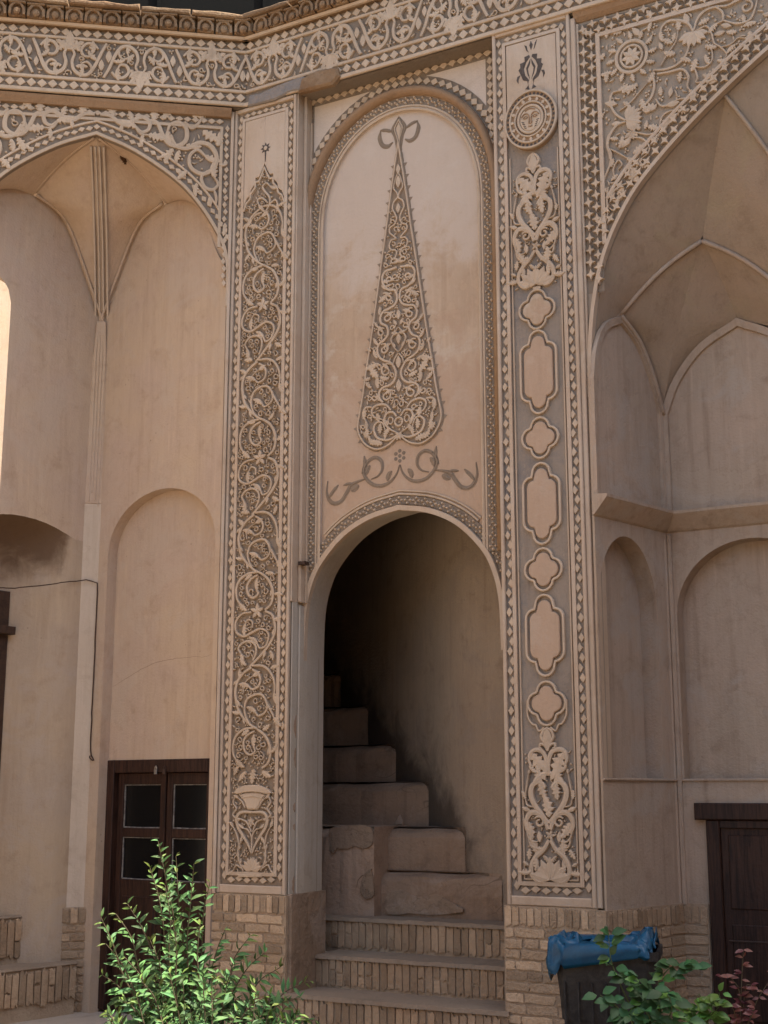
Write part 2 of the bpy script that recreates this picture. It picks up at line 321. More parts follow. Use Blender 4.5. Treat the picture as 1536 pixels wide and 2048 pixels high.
DIAM = [diamond_mesh('diamond', m_stucco, .5), diamond_mesh('diamond', m_stucco, .42)]
def star_mesh():
    b = MB(); b.poly([((.62 if k % 2 == 0 else .24) * math.cos(R(k * 45 + 90)), (.62 if k % 2 == 0 else .24) * math.sin(R(k * 45 + 90))) for k in range(8)], 0, .30, .03); return b.mesh('star', m_stucco)
STAR = star_mesh()
def place(name, me, parent, pl, u, z, d, ang=0., su=1., sz=None, sd=None):
    sz = su if sz is None else sz; sd = min(abs(su), abs(sz)) if sd is None else sd
    c, s = math.cos(R(ang)), math.sin(R(ang))
    L = Matrix(((c * su, 0, -s * sz, u), (0, sd, 0, -d), (s * su, 0, c * sz, z), (0, 0, 0, 1)))
    return add(name, me, parent, pl.M @ L)
def diamonds(parent, pl, path, pitch, w, d, zig=0., skip=0., sd=.03):
    P = resample(path, pitch)
    for i in range(len(P) - 1):
        if rng.random() < skip: continue
        u = (P[i][0] + P[i + 1][0]) / 2; z = (P[i][1] + P[i + 1][1]) / 2
        dx, dz = P[i + 1][0] - P[i][0], P[i + 1][1] - P[i][1]; L = math.hypot(dx, dz); a = math.degrees(math.atan2(dz, dx)) - 90
        o = zig * (1 if i % 2 else -1); k = rng.uniform(.93, 1.05)
        place('diamond', rng.choice(DIAM), parent, pl, u - dz / L * o, z + dx / L * o, d, a + rng.uniform(-4, 4), w * k, L * .98, sd)
class Relief:                                        # carved ornament on a wall plane: vine stems in one mesh, leaves as pieces
    def __init__(s, pl, d, parent, h=.02, leaves=None, tr=None, ws=1.35, lk=1.35):
        s.ws, s.lk = ws, lk; s.pl, s.d, s.parent, s.h, s.L, s.tr = pl, d, parent, h, leaves or LS, tr; s.b = MB(); s.occ = []; s.nleaf = 0
    def m(s, p): return s.tr(*p) if s.tr else p
    def stem(s, pts, w=.008, leaf=None, side=0., mirror=None, raw=False, t0=.7, t1=.55, big=.05):
        pts = list(pts)
        for mu in ([None] if mirror is None else [None, mirror]):
            q = [p if raw else s.m(p) for p in pts]
            if mu is not None: q = [(2 * mu - a, b) for a, b in q]
            q = [(a + rng.uniform(-.0016, .0016), b_ + rng.uniform(-.0016, .0016)) for a, b_ in q]; q = cr(q, 5); w_ = w * s.ws * rng.uniform(.9, 1.1); s.b.ribbon(q, w_, s.d, s.h, t0, t1); s.occ += [(a, b, w_) for a, b in q]
            fl = -1 if mu is not None else 1
            if leaf: 
                a = math.atan2(q[-1][1] - q[-3][1], q[-1][0] - q[-3][0]); s.leaf(q[-1], math.degrees(a), big, leaf if fl > 0 else {'half': 'halfb', 'halfb': 'half', 'lobe': 'lobeb', 'lobeb': 'lobe'}.get(leaf, leaf), True)
            if side:
                P = resample(q, side); sg = fl
                for i in range(1, len(P) - 1):
                    a = math.degrees(math.atan2(P[i + 1][1] - P[i - 1][1], P[i + 1][0] - P[i - 1][0])); sg = -sg
                    s.leaf((P[i][0], P[i][1]), a + sg * 52, big * rng.uniform(.62, .8), 'half' if sg < 0 else 'halfb', True)
    def leaf(s, p, ang, size, kind='lobe', raw=False, mirror=None, sd=None):
        size = size * s.lk
        for mu in ([None] if mirror is None else [None, mirror]):
            u, z = p if raw else s.m(p); a = ang; k = kind
            if mu is not None: u = 2 * mu - u; a = 180 - ang; k = {'half': 'halfb', 'halfb': 'half', 'lobe': 'lobeb', 'lobeb': 'lobe'}.get(kind, kind)
            if size < .037:                              # too small to pick apart: carved into the vine itself
                me = s.L[k]; o0 = len(s.b.v); c_, s_ = math.cos(R(a)) * size, math.sin(R(a)) * size; kd = s.h / .12 * rng.uniform(.8, 1.)
                for v in me.vertices: s.b.P(u + v.co.x * c_ - v.co.z * s_, z + v.co.x * s_ + v.co.z * c_, s.d - v.co.y * kd)
                s.b.f += [tuple(i + o0 for i in p.vertices) for p in me.polygons]
                for t in (.2, .6): s.occ.append((u + c_ * t, z + s_ * t, size * .22))
                continue
            place('leaf', s.L[k], s.parent, s.pl, u, z, s.d + s.h * rng.uniform(.02, .15), a, size, size, sd or s.h / .12 * rng.uniform(.82, 1.02)); s.nleaf += 1
            for t in (.15, .4, .65, .9): s.occ.append((u + size * t * math.cos(R(a)), z + size * t * math.sin(R(a)), size * .22))
    def ring(s, c, r, w, raw=False, ax=1., mirror=None):
        for mu in ([None] if mirror is None else [None, mirror]):
            u, z = c if raw else s.m(c)
            if mu is not None: u = 2 * mu - u
            s.b.ribbon(arc(u, z, r * ax, r, 0, 360 * 23 / 24, 23), w, s.d, s.h, closed=True); s.occ += [(a, b, w) for a, b in arc(u, z, r * ax, r, 0, 360, 12)]
    def curl(s, c, r, a0, turns, w=.006, leaf=True, mirror=None, raw=False, big=.04):
        for mu in ([None] if mirror is None else [None, mirror]):
            u, z = c if raw else s.m(c); q = spiral(u, z, r, r * .28, a0, turns, 16); w = w * (s.ws if mu is None else 1)
            if mu is not None: q = [(2 * mu - a, b) for a, b in q]
            s.b.ribbon(q, w, s.d, s.h, .8, .8); s.occ += [(a, b, w) for a, b in q]
            if leaf: s.leaf(q[-1], math.degrees(math.atan2(q[-1][1] - q[-4][1], q[-1][0] - q[-4][0])), big, 'half' if (turns > 0) == (mu is None) else 'halfb', True)
    def fill(s, inside, u0, u1, z0, z1, n, r=.016, w=.005, hh=.8):   # small sprigs and berries in the gaps
        O = np.array([(a, b, c) for a, b, c in s.occ]) if s.occ else np.zeros((0, 3))
        for _ in range(n):
            u, z = rng.uniform(u0, u1), rng.uniform(z0, z1)
            if not inside(u, z): continue
            if len(O) and np.min(np.hypot(O[:, 0] - u, O[:, 1] - z) - O[:, 2]) < r * .62: continue
            k = rng.random(); a = rng.uniform(0, 360); h = s.h * hh * rng.uniform(.7, 1.)
            if k < .4:
                s.b.poly([(u + r * .42 * math.cos(R(t)), z + r * .42 * math.sin(R(t))) for t in range(0, 360, 60)], s.d, s.d + h, r * .15)
            elif k < .75:
                q = [(u - r * math.cos(R(a)), z - r * math.sin(R(a))), (u, z), (u + r * math.cos(R(a + 25)), z + r * math.sin(R(a + 25)))]
                s.b.ribbon(cr(q, 3), w, s.d, h, .3, .2)
            else:
                for t in range(3):
                    aa = a + t * 120; s.b.poly([(u, z), (u + r * .8 * math.cos(R(aa - 28)), z + r * .8 * math.sin(R(aa - 28))), (u + r * 1.05 * math.cos(R(aa)), z + r * 1.05 * math.sin(R(aa))), (u + r * .8 * math.cos(R(aa + 28)), z + r * .8 * math.sin(R(aa + 28)))], s.d, s.d + h * rng.uniform(.8, 1), r * .08)
            O = np.vstack([O, (u, z, r * .55)]); s.occ.append((u, z, r * .55))
    def tracery(s, inside, u0, u1, z0, z1, n, r0, r1, w):          # leafy curls in the larger gaps
        for _ in range(n):
            u, z, r = rng.uniform(u0, u1), rng.uniform(z0, z1), rng.uniform(r0, r1)
            if not (inside(u, z) and inside(u - r, z) and inside(u + r, z)): continue
            O = np.array(s.occ); k = np.min(np.hypot(O[:, 0] - u, O[:, 1] - z) - O[:, 2])
            if k < r * .8: continue
            q = spiral(u, z, r, r * .3, rng.uniform(0, 360), rng.choice((-1, 1)) * rng.uniform(.75, 1.05), 12); s.b.ribbon(q, w, s.d, s.h * .92, .5, .9); s.occ += [(a, b_, w) for a, b_ in q]
            a = math.degrees(math.atan2(q[-1][1] - q[-3][1], q[-1][0] - q[-3][0])); s.leaf(q[-1], a, r * 1.0, rng.choice(('half', 'halfb', 'lobe')), True)
            a = math.degrees(math.atan2(q[0][1] - q[2][1], q[0][0] - q[2][0])); s.leaf(q[0], a, r * .8, rng.choice(('half', 'halfb', 'tear')), True)
    def done(s, name='vine_carving'): return s.b.obj(name, s.parent, m_stucco, s.pl.M)
def zoom(pl, d, x0, y0, k): return lambda x, y: pl.uv(x0 + x / k, y0 + y / k, d)
def beads(b, path, pitch, w, d, h=.014, r=.0108):     # four-dot lattice
    P = resample(path, pitch)
    for i in range(len(P) - 1):
        u = (P[i][0] + P[i + 1][0]) / 2; z = (P[i][1] + P[i + 1][1]) / 2; dx, dz = P[i + 1][0] - P[i][0], P[i + 1][1] - P[i][1]; L = math.hypot(dx, dz); tx, tz = dx / L, dz / L
        for a, o in ((-.3 * L, 0), (.3 * L, 0), (0, w), (0, -w)):
            cu, cz = u + tx * a - tz * o, z + tz * a + tx * o; k = rng.uniform(.85, 1.1) * r
            i0 = [b.P(cu + k * (tx * p - tz * q), cz + k * (tz * p + tx * q), d) for p, q in ((1.15, 0), (0, 1.15), (-1.15, 0), (0, -1.15))]
            i1 = [b.P(cu + k * .55 * (tx * p - tz * q), cz + k * .55 * (tz * p + tx * q), d + h) for p, q in ((1.15, 0), (0, 1.15), (-1.15, 0), (0, -1.15))]
            b.f.append(tuple(i1)); b.f += [(i0[j], i0[(j + 1) % 4], i1[(j + 1) % 4], i1[j]) for j in range(4)]
def brick_mesh(seed, mat, L=1., H=1., D=1.):
    r = random.Random(seed); b = MB(); n = 3
    pts = []
    for (u0, z0, u1, z1) in ((-.5, -.5, .5, -.5), (.5, -.5, .5, .5), (.5, .5, -.5, .5), (-.5, .5, -.5, -.5)):
        for k in range(n): t = k / n; pts.append((u0 + (u1 - u0) * t + r.uniform(-.035, .035), z0 + (z1 - z0) * t + r.uniform(-.09, .09)))
    b.poly(pts, 0, 1., .11); return b.mesh('brick', mat)
BR = [brick_mesh(i, m_brick) for i in range(8)]; DBR = [brick_mesh(i + 9, m_dbrick) for i in range(8)]
def brick(parent, pl, u, z, d, lu, lz, dep, dark=False, j=1.):
    place('brick', rng.choice(DBR if dark else BR), parent, pl, u + rng.uniform(-.002, .002) * j, z + rng.uniform(-.002, .002) * j, d, rng.uniform(-1.2, 1.2) * j, lu, lz, dep * rng.uniform(.75, 1.15))
def courses(parent, pl, u0, u1, z0, z1, d, dark=False, ch=.061, L=.20, dep=.012):
    n = int(round((z1 - z0) / ch)); h = (z1 - z0) / n
    for r in range(n):
        u = u0 - (rng.uniform(.0, .6) if u1 - u0 > .3 else 0) * L
        while u < u1 - .02:
            l = L * rng.choice((1, 1, .5, .85)); a, b_ = max(u, u0), min(u + l, u1)
            if b_ - a > .03: brick(parent, pl, (a + b_) / 2, z0 + (r + .5) * h, d, b_ - a - .011, h - .015, dep, dark)
            u += l
def soldiers(parent, pl, u0, u1, z0, z1, d, dark=False, w=.056, dep=.014, split=0.):
    n = max(1, int(round((u1 - u0) / w))); w = (u1 - u0) / n
    for i in range(n):
        u = u0 + (i + .5) * w
        if rng.random() < split:
            zm = z0 + (z1 - z0) * rng.uniform(.4, .6); brick(parent, pl, u, (z0 + zm) / 2, d, w - .014, zm - z0 - .012, dep, dark); brick(parent, pl, u, (z1 + zm) / 2, d, w - .014, z1 - zm - .012, dep, dark)
        else: brick(parent, pl, u, (z0 + z1) / 2 + rng.uniform(-.004, .004), d, w - .009, (z1 - z0) * rng.uniform(.9, 1.) - .006, dep, dark)

# ================================================================= wall planes
C = Plane((-1.061, 9.497), 118.9)                     # chamfered stair wall, continues into the big right arch
L = Plane((-1.061, 9.497), 81.3)                      # frieze of the left wall
p_ = L.pt(0, 0, -.061); LW = Plane(p_[:2], 81.3)      # left wall under the frieze
GZ = .10                                              # paving level
BAYC = 1.235; CR = -.19                               # centre of the stair bay, depth of its panel
I4 = Matrix.Identity(4)
def plate_over(b, path, ztop, d):                     # wall sheet between a curve (u,z) and a level top
    for i in range(len(path) - 1):
        (u0, z0), (u1, z1) = path[i], path[i + 1]
        if abs(u1 - u0) > 1e-6: b.quad((u0, z0, d), (u1, z1, d), (u1, ztop, d), (u0, ztop, d))
def plate_under(b, path, zbot, d):
    for i in range(len(path) - 1):
        (u0, z0), (u1, z1) = path[i], path[i + 1]
        if abs(u1 - u0) > 1e-6: b.quad((u0, zbot, d), (u1, zbot, d), (u1, z1, d), (u0, z0, d))
def edge_strip(b, path, d0, d1):                      # return of an edge between two depths
    for i in range(len(path) - 1):
        (u0, z0), (u1, z1) = path[i], path[i + 1]; b.quad((u0, z0, d0), (u1, z1, d0), (u1, z1, d1), (u0, z0, d1))
def sheet(b, u0, u1, z0, z1, d, n=1): b.quad((u0, z0, d), (u1, z0, d), (u1, z1, d), (u0, z1, d))
def ruled(b, A, B, n=28, m=10, bulge=0.):             # ruled surface between two 3D world curves
    A = resample(A, n=n); B = resample(B, n=n); rows = []
    for i in range(n):
        a, c = np.array(A[i]), np.array(B[i]); L_ = np.linalg.norm(c - a)
        rows.append([tuple(a + (c - a) * k / m + np.array([0, 0, bulge * L_ * math.sin(math.pi * k / m)])) for k in range(m + 1)])
    ids = [[b.P(*p) for p in r] for r in rows]
    for i in range(n - 1):
        for k in range(m): b.f.append((ids[i][k], ids[i][k + 1], ids[i + 1][k + 1], ids[i + 1][k]))

# ================================================================= ground and building mass
g = WB(); g.quad((-60, -60, GZ), (60, -60, GZ), (60, 60, GZ), (-60, 60, GZ)); g.obj('ground', None, m_paving, I4, 'structure')
# roof and rear walls that close the rooms behind the facade
far = lambda P, u, d: P.pt(u, 0, d)
cor = C.pt(0, 0, 0)
rb = WB()
poly = [far(L, -3.2, -.02), far(L, -.0, -.02), far(C, .02, -.02), far(C, 6.4, -.02), far(C, 6.4, -4.2), far(C, -2.2, -4.6), far(L, -3.2, -3.6)]
zt = 7.36
ids = [rb.P(p[0], p[1], zt) for p in poly]; rb.f.append(tuple(ids))
lowi = [rb.P(p[0], p[1], GZ) for p in poly]
for i in range(3, 5): rb.f.append((lowi[i], lowi[i + 1], ids[i + 1], ids[i]))
roof = tag(rb.obj('flat_roof', None, m_plaster, I4), 'flat roof and rear walls behind the cornice', 'roof')
pw_ = Plane((-8.2, 14.2), 52.0); wb = MB(); wb.box(0, 5.5, GZ, 8.5, -.4, 0)
tag(wb.obj('rear_wall', None, m_plaster, pw_.M), 'sunlit plaster wall seen through the slit window at the far left', 'wall')
# unseen block added over the right arch to shade the bin and bush
pb = MB(); pb.box(2.75, 6.4, 7.62, 11.2, -.9, .02)
tag(pb.obj('added_shade_block', None, m_plaster, C.M), 'unseen block added above the right arch to shade the bin and bush', 'wall')
# the other sides of the courtyard, behind and beside the camera
for nm, P_, az_, ln in (('level with the left frieze', L.pt(-3.2), 180 + 36.3, 6.0), ('far behind the viewer', (-9.0, -7.0), 90, 20.0), ('closing the right side', (6.6, 5.2), 180, 12.5)):
    pq = Plane(P_[:2], az_); wb = MB(); wb.box(0, ln, GZ, 7.4, -.5, 0); wb.box(0, ln, 7.3, 7.5, -.5, .12)
    tag(wb.obj('courtyard_wall', None, m_plaster, pq.M), 'plain plaster courtyard wall ' + nm, 'wall')
sb = MB()
for k in range(6): sb.box(-3.6 + k * .95, -3.6 + k * .95 + .03, 7.36, 10.4, -1.62, -1.60)
sb.box(-3.6, 2.0, 7.36, 10.4, -1.66, -1.62)
tag(sb.obj('roof_screen', None, m_metal, L.M), 'dark sheet screen on the roof above the wall corner', 'screen')

# ================================================================= left arched recess
UC, HW = -1.11, 1.0
arch_r = cr([(-.11, 5.20), (-.115, 5.53), (-.17, 5.735), (-.322, 5.985), (-.515, 6.19), (-.82, 6.392), (UC, 6.512)], 6)
archL = [(2 * UC - u, z) for u, z in arch_r] + arch_r[::-1][1:]         # left to right
t_left = thing('arched_recess', 'tall pointed-arch plaster recess with V-shaped back and wooden door, on the left', 'recess', LW.M)
uE = float(np.dot(C.pt(-.1) - LW.O, LW.e))
b = MB(); plate_over(b, archL, 6.80, 0); sheet(b, -.11, uE + .08, GZ, 5.20, 0); sheet(b, -.11, uE + .08, 5.20, 6.83, .0005)
sheet(b, -3.2, 2 * UC + .11, GZ, 6.80, 0); edge_strip(b, [(-.11, .97)] + arch_r, 0, -.05); edge_strip(b, [(2 * UC + .11, GZ)] + [(2 * UC - u, z) for u, z in arch_r], 0, -.05)
spand = b.obj('spandrel_wall', t_left, m_ground)
K = LW.pt(-1.07, 0, -.95); kL = LW.pt(2 * UC + .11); kR = LW.pt(-.11)
azL = math.degrees(math.atan2(*(K - kL)[:2])); azR = math.degrees(math.atan2(*(kR - K)[:2]))
VL = Plane(kL[:2], azL); VR = Plane(K[:2], azR); lenL = float(np.linalg.norm(K - kL)); lenR = float(np.linalg.norm(kR - K))
zS = 5.33                                             # where the ribs leave the corner
zPk = VR.uv(320, 412)[1]; zFr = 5.62
topR = cr([(0, zS), (.10 * lenR, zS + .27), (.30 * lenR, zPk - .12), (.5 * lenR, zPk)], 6) + cr([(.5 * lenR, zPk), (.74 * lenR, zPk - .06), (.92 * lenR, zFr + .04), (lenR, zFr - .12)], 6)[1:]
topL = [(lenL * (1 - u / lenR), z) for u, z in topR[::-1]]
# right back wall with blind arch; the door stands in it
ul = VR.uv(208, 1300)[0]; ur = lenR - .045; zAp = VR.uv(345, 974)[1]; zSp = VR.uv(215, 1110)[1]
ba = arc((ul + ur) / 2, zSp, (ur - ul) / 2, zAp - zSp, 180, 0, 28)
b = MB(); pu = resample([(ul - .0, 0), (ur, 0)], n=40)
def top_at(path, u): return float(np.interp(u, [p[0] for p in path], [p[1] for p in path]))
prev = None
for u, z in ba:
    zt_ = top_at(topR, u)
    if prev: b.quad((prev[0], prev[1], 0), (u, z, 0), (u, zt_, 0), (prev[0], prev[2], 0))
    prev = (u, z, zt_)
plate_under(b, [p for p in resample([(0, 0), (ul, 0)], n=6)] and [(u, top_at(topR, u)) for u in np.linspace(0, ul, 6)], GZ, 0)
plate_under(b, [(u, top_at(topR, u)) for u in np.linspace(ur, lenR, 4)], GZ, 0)
b.obj('back_wall', t_left, m_plaster, VR.M)
dx0, dzT = VR.uv(205, 1521, -.095); dx1 = VR.uv(428, 1521, -.095)[0]
b = MB(); RD = -.095
b.grid([[(u, z, RD + (.052 * max(0, (abs((u - (ul + ur) / 2)) / ((ur - ul) / 2)) ** 2 - .55) if z > zSp - .35 else 0) * 0) for u in np.linspace(ul - .02, ur + .02, 8)] for z in np.linspace(dzT, zAp + .02, 8)])
sheet(b, dx1, ur + .02, GZ, dzT, RD); sheet(b, ul - .02, dx0, GZ, dzT, RD)
edge_strip(b, [(ul, GZ)] + ba + [(ur, GZ)], 0, RD)
b.obj('blind_arch', t_left, m_plaster, VR.M)
# left back wall: whole above the alcove arch, set back below it
al = [VL.uv(px, py) for px, py in ((-140, 1075), (-70, 1040), (0, 1028), (40, 1031), (80, 1041), (115, 1057), (152, 1080))]
al = cr([(max(0, al[0][0]), al[0][1])] + [p for p in al[1:] if p[0] > .05], 5); au1 = al[-1][0]
wu1 = VL.uv(20, 640)[0]; wu0 = .02; wz0 = VL.uv(5, 1014)[1]; wzs = VL.uv(22, 606)[1]; wza = wzs + .22
def low_at(u): return float(np.interp(u, [p[0] for p in al], [p[1] for p in al])) if u < au1 else al[-1][1]
def win_at(u): t_ = (u - (wu0 + wu1) / 2) / ((wu1 - wu0) / 2); return wzs + (wza - wzs) * math.sqrt(max(0., 1 - t_ * t_))
b = MB(); us = sorted(set([0., wu0, wu1, au1, lenL] + list(np.linspace(0, lenL, 34)) + list(np.linspace(wu0, wu1, 9)))); wina = []
for i in range(len(us) - 1):
    p, q = us[i], us[i + 1]
    if q - p < 1e-5: continue
    if p >= wu0 - 1e-6 and q <= wu1 + 1e-6:
        b.quad((p, low_at(p), 0), (q, low_at(q), 0), (q, wz0, 0), (p, wz0, 0)); b.quad((p, win_at(p), 0), (q, win_at(q), 0), (q, top_at(topL, q), 0), (p, top_at(topL, p), 0)); wina.append((p, win_at(p)))
    else: b.quad((p, low_at(p), 0), (q, low_at(q), 0), (q, top_at(topL, q), 0), (p, top_at(topL, p), 0))
wina.append((wu1, win_at(wu1))); wo_ = [(wu0, wz0)] + wina + [(wu1, wz0), (wu0, wz0)]
for i in range(len(wo_) - 1):                          # splayed reveal of the slit window
    (p, z), (q, y) = wo_[i], wo_[i + 1]; k = lambda u: u + .26 * (u - wu0) / (wu1 - wu0)
    b.quad((p, z, 0), (q, y, 0), (k(q), y + (.03 if y > wz0 + .1 else 0), -.18), (k(p), z + (.03 if z > wz0 + .1 else 0), -.18))
b.obj('back_wall', t_left, m_plaster, VL.M)
AD = -.30
def hood(u): t_ = min(1, max(0, (au1 - u) / .42)); return AD * t_ * t_ * (3 - 2 * t_)
b = MB(); uu = list(np.linspace(0, au1, 14)) + [lenL + .02]
hz = [(3.4, 1.), (.9, 1.), (.6, 1.), (.4, 1.), (.25, .98), (.14, .85), (.06, .5), (.0, 0.)]
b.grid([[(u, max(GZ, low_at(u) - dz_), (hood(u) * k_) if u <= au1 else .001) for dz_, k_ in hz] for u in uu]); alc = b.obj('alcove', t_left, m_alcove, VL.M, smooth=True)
at = alc.data.attributes.new('soot_and_dark', 'FLOAT', 'POINT'); at.data.foreach_set('value', [(1.05 * math.exp(-(dz_ / .40) ** 2) * min(1, max(0, (au1 - u) / .12))) if u <= au1 else 0. for u in uu for dz_, k_ in hz])  # dark tone strongest at the arch, fading down and towards the corner
# vault: kite panels either side of the middle rib, front panels up to the arch edge
A3 = LW.pt(UC, 6.50, -.05); S3 = K + np.array([0, 0, zS])
toW = lambda P, path, d=0.: [tuple(P.pt(u, z, d)) for u, z in path]
nR = len(topR) // 2
pkR, pkL = VR.pt(*topR[nR]), VL.pt(*topL[len(topL) - 1 - nR])
ribC = cr([tuple(A3), tuple(A3 * .72 + S3 * .28 + np.array([0, 0, .10])), tuple(A3 * .36 + S3 * .64 + np.array([0, 0, .12])), tuple(A3 * .12 + S3 * .88 + np.array([0, 0, .04])), tuple(S3)], 6)
sR = toW(VR, topR); sL = toW(VL, topL)
ribR = sR[:nR + 1]; frR = sR[nR:]; frL = sL[:len(topL) - nR]; ribL = sL[len(topL) - 1 - nR:][::-1]
lineR = [tuple(A3 + (pkR - A3) * t + np.array([0, 0, .05 * math.sin(math.pi * t)])) for t in np.linspace(0, 1, 10)]
lineL = [tuple(A3 + (pkL - A3) * t + np.array([0, 0, .05 * math.sin(math.pi * t)])) for t in np.linspace(0, 1, 10)]
edR = toW(LW, arch_r[::-1], -.05); edL = toW(LW, [(2 * UC - u, z) for u, z in arch_r][::-1], -.05)
for nm, A_, B_ in (('vault_panel', ribC, lineR[:-1] + ribR[::-1]), ('vault_panel', ribC, lineL[:-1] + ribL[::-1]), ('vault_panel', edR, lineR[:-1] + frR), ('vault_panel', edL, lineL[:-1] + frL[::-1])):
    b = WB(); ruled(b, A_, B_, 30, 10); b.obj(nm, t_left, m_plaster, I4, smooth=True)
def ribs(parent, curve, r, offs, mat, name='rib'):
    b = WB(); P = [np.array(p) for p in curve]
    for o in offs:
        q = []
        for i, p in enumerate(P):
            t = P[min(i + 1, len(P) - 1)] - P[max(i - 1, 0)]; side = np.cross(t, (0, 0, 1.)) if abs(t[2]) < .98 * np.linalg.norm(t) else np.array([1., 0, 0]); side[2] = 0; side = side / (np.linalg.norm(side) + 1e-9)
            q.append(tuple(p + side * o + np.array([0, 0, -.004])))
        b.tube(q, r, 6)
    return b.obj(name, parent, mat, I4, smooth=True)
fw = np.array([LW.n[0], LW.n[1], 0.])
def shift(curve, k): return [tuple(np.array(p) + fw * k + np.array([0, 0, -k * .5])) for p in curve]
bw = WB()
ribs(t_left, shift(ribC[1:], .0), .010, (-.048, .048), m_pillar); ribs(t_left, shift(ribC[1:], .002), .008, (-.015, .015), m_pillar); ribs(t_left, shift(ribR, .004), .012, (-.03, .03), m_plaster); ribs(t_left, shift(ribL, .004), .012, (-.03, .03), m_plaster)
ribs(t_left, shift(lineR, .003), .010, (-.03, .025), m_plaster); ribs(t_left, shift(lineL, .003), .010, (-.03, .025), m_plaster)
# corner pillar with flutes
mid = (VL.n + VR.n); mid = mid / np.linalg.norm(mid); PK = Plane((K + mid * .06)[:2], 81.3)
zW = VR.uv(190, 1010)[1]
b = MB(); b.poly([(-.068, GZ), (.068, GZ), (.068, zW), (-.068, zW)], -.12, 0, .006)
pil = b.obj('corner_pillar', t_left, m_pillar)
b = MB(); b.poly([(-.065, zW + .001), (.065, zW + .001), (.055, zS - .3), (.035, zS + .02), (-.035, zS + .02), (-.055, zS - .3)], -.12, -.001, .006)
ptop = b.obj('pillar_shaft', t_left, m_plaster, PK.M)
pil.matrix_local = LW.M.inverted() @ PK.M; WORLD[pil] = PK.M
zf0 = VR.uv(190, 1010)[1]
for o in (-.036, -.012, .012, .036):
    b = MB(); b.ribbon([(o, zf0 + rng.uniform(-.05, .1)), (o, zS - .25), (o * .7, zS)], .011, -.001, .006, .5, 1); b.obj('flute', pil, m_plaster)
# spandrel carving
tr1 = zoom(LW, 0, 0, 250, 3.2); tr4 = zoom(LW, 0, 0, 0, 3.84)
rl = Relief(LW, 0, spand, .020, LF, tr1, 1.15, 1.3)
for t_, pts, w, lf, sd in ((tr4, [(770, 885), (850, 895), (920, 950), (985, 965), (1030, 930), (1090, 905), (1150, 940), (1140, 1000), (1090, 1020), (1050, 985)], .017, 'half', 0),
        (tr4, [(1150, 930), (1210, 950), (1250, 1040), (1300, 1110), (1370, 1125), (1430, 1080), (1430, 990), (1370, 945), (1310, 965), (1290, 1010)], .018, 'half', 0),
        (tr1, [(1090, 70), (1130, 140), (1200, 155), (1270, 120), (1340, 135), (1385, 200), (1370, 275), (1300, 318), (1225, 280), (1215, 205), (1265, 165), (1310, 200)], .018, 'half', 0),
        (tr1, [(1330, 300), (1290, 340), (1310, 400), (1360, 420), (1395, 385), (1375, 345)], .013, 'halfb', 0), (tr1, [(1370, 420), (1385, 470), (1382, 525)], .010, None, 0),
        (tr4, [(1420, 940), (1470, 990), (1520, 960), (1560, 900)], .013, 'lobe', 0), (tr1, [(860, 0), (900, 60), (950, 70)], .010, 'lobeb', 0)):
    rl.tr = t_; rl.stem(pts, w, lf, sd, mirror=UC, big=.10)
rl.tr = tr4
for x, y, a, s_, k in ((870, 900, 100, .09, 'lobe'), (1010, 950, 75, .08, 'half'), (1180, 930, 80, .10, 'lobe'), (1250, 920, 60, .09, 'lobeb'), (1100, 1040, 240, .07, 'half'), (1480, 900, 20, .11, 'lobe'), (1430, 1120, -30, .09, 'half'), (1560, 1010, -40, .12, 'lobe'), (1330, 1150, 230, .09, 'lobe'), (940, 960, -100, .05, 'tear')):
    rl.leaf((x, y), a, s_, k, mirror=UC)
rl.tr = tr1
for x, y, a, s_, k in ((1150, 170, 230, .08, 'half'), (1390, 140, 70, .09, 'lobe'), (1400, 260, -20, .05, 'half'), (1200, 300, 215, .08, 'lobe'), (1260, 380, 240, .08, 'half'), (1080, 190, 200, .06, 'lobe'), (1340, 460, -80, .06, 'tear')): rl.leaf((x, y), a, s_, k, mirror=UC)
arch_out = offset(archL, .125)
def in_span(u, z):
    if z > 6.60 or u > -.175 or u < 2 * UC + .175: return False
    za = float(np.interp(u, [p[0] for p in archL], [p[1] for p in archL])); sl_ = abs(u - UC)
    return z > za + .13 + .10 * max(0, sl_ - .35)
rl.tracery(in_span, 2 * UC, 0, 5.4, 6.62, 500, .022, .034, .0055); rl.fill(in_span, 2 * UC, 0, 5.4, 6.62, 1500, .021, .006); rl.done()
b = MB(); b.sweep([p for p in archL], [(-.004, 0), (-.004, .014), (.018, .016), (.022, 0)]); b.obj('arch_edge', spand, m_stucco)
ou = [p for p in offset(archL, .105) if p[1] > 5.5 and -.155 > p[0] > 2 * UC + .155]
b = MB(); b.ribbon(ou, .009, 0, .016); b.obj('arch_fillet', spand, m_stucco)
dp = [p for p in offset(archL, .062) if p[1] > 5.32 and p[0] < -.09 and p[0] > 2 * UC + .09]
diamonds(spand, LW, dp, .058, .04, .0, .004)
b = MB()
for q in (((-.175, 5.66), (-.175, 6.632), (2 * UC + .175, 6.632), (2 * UC + .175, 5.66)), ):
    b.sweep(list(q), [(-.011, 0), (-.011, .016), (.011, .016), (.011, 0)])
b.obj('inner_frame', spand, m_stucco)
diamonds(spand, LW, [(-.135, 5.35), (-.135, 6.66)], .056, .036, 0, .004); diamonds(spand, LW, [(-.16, 6.685), (2 * UC + .1, 6.685)], .062, .046, 0, 0.)
b = MB(); b.box(-.105, uE - .002, .98, 6.77, .0, .022, .005); b.obj('corner_strip', spand, m_panel)
b = MB(); b.sweep([(-3.2, 6.73), (-.105, 6.73)], [(-.012, 0), (-.012, .03), (.03, .055), (.05, .06), (.05, 0)]); b.obj('brown_moulding', spand, m_brown)

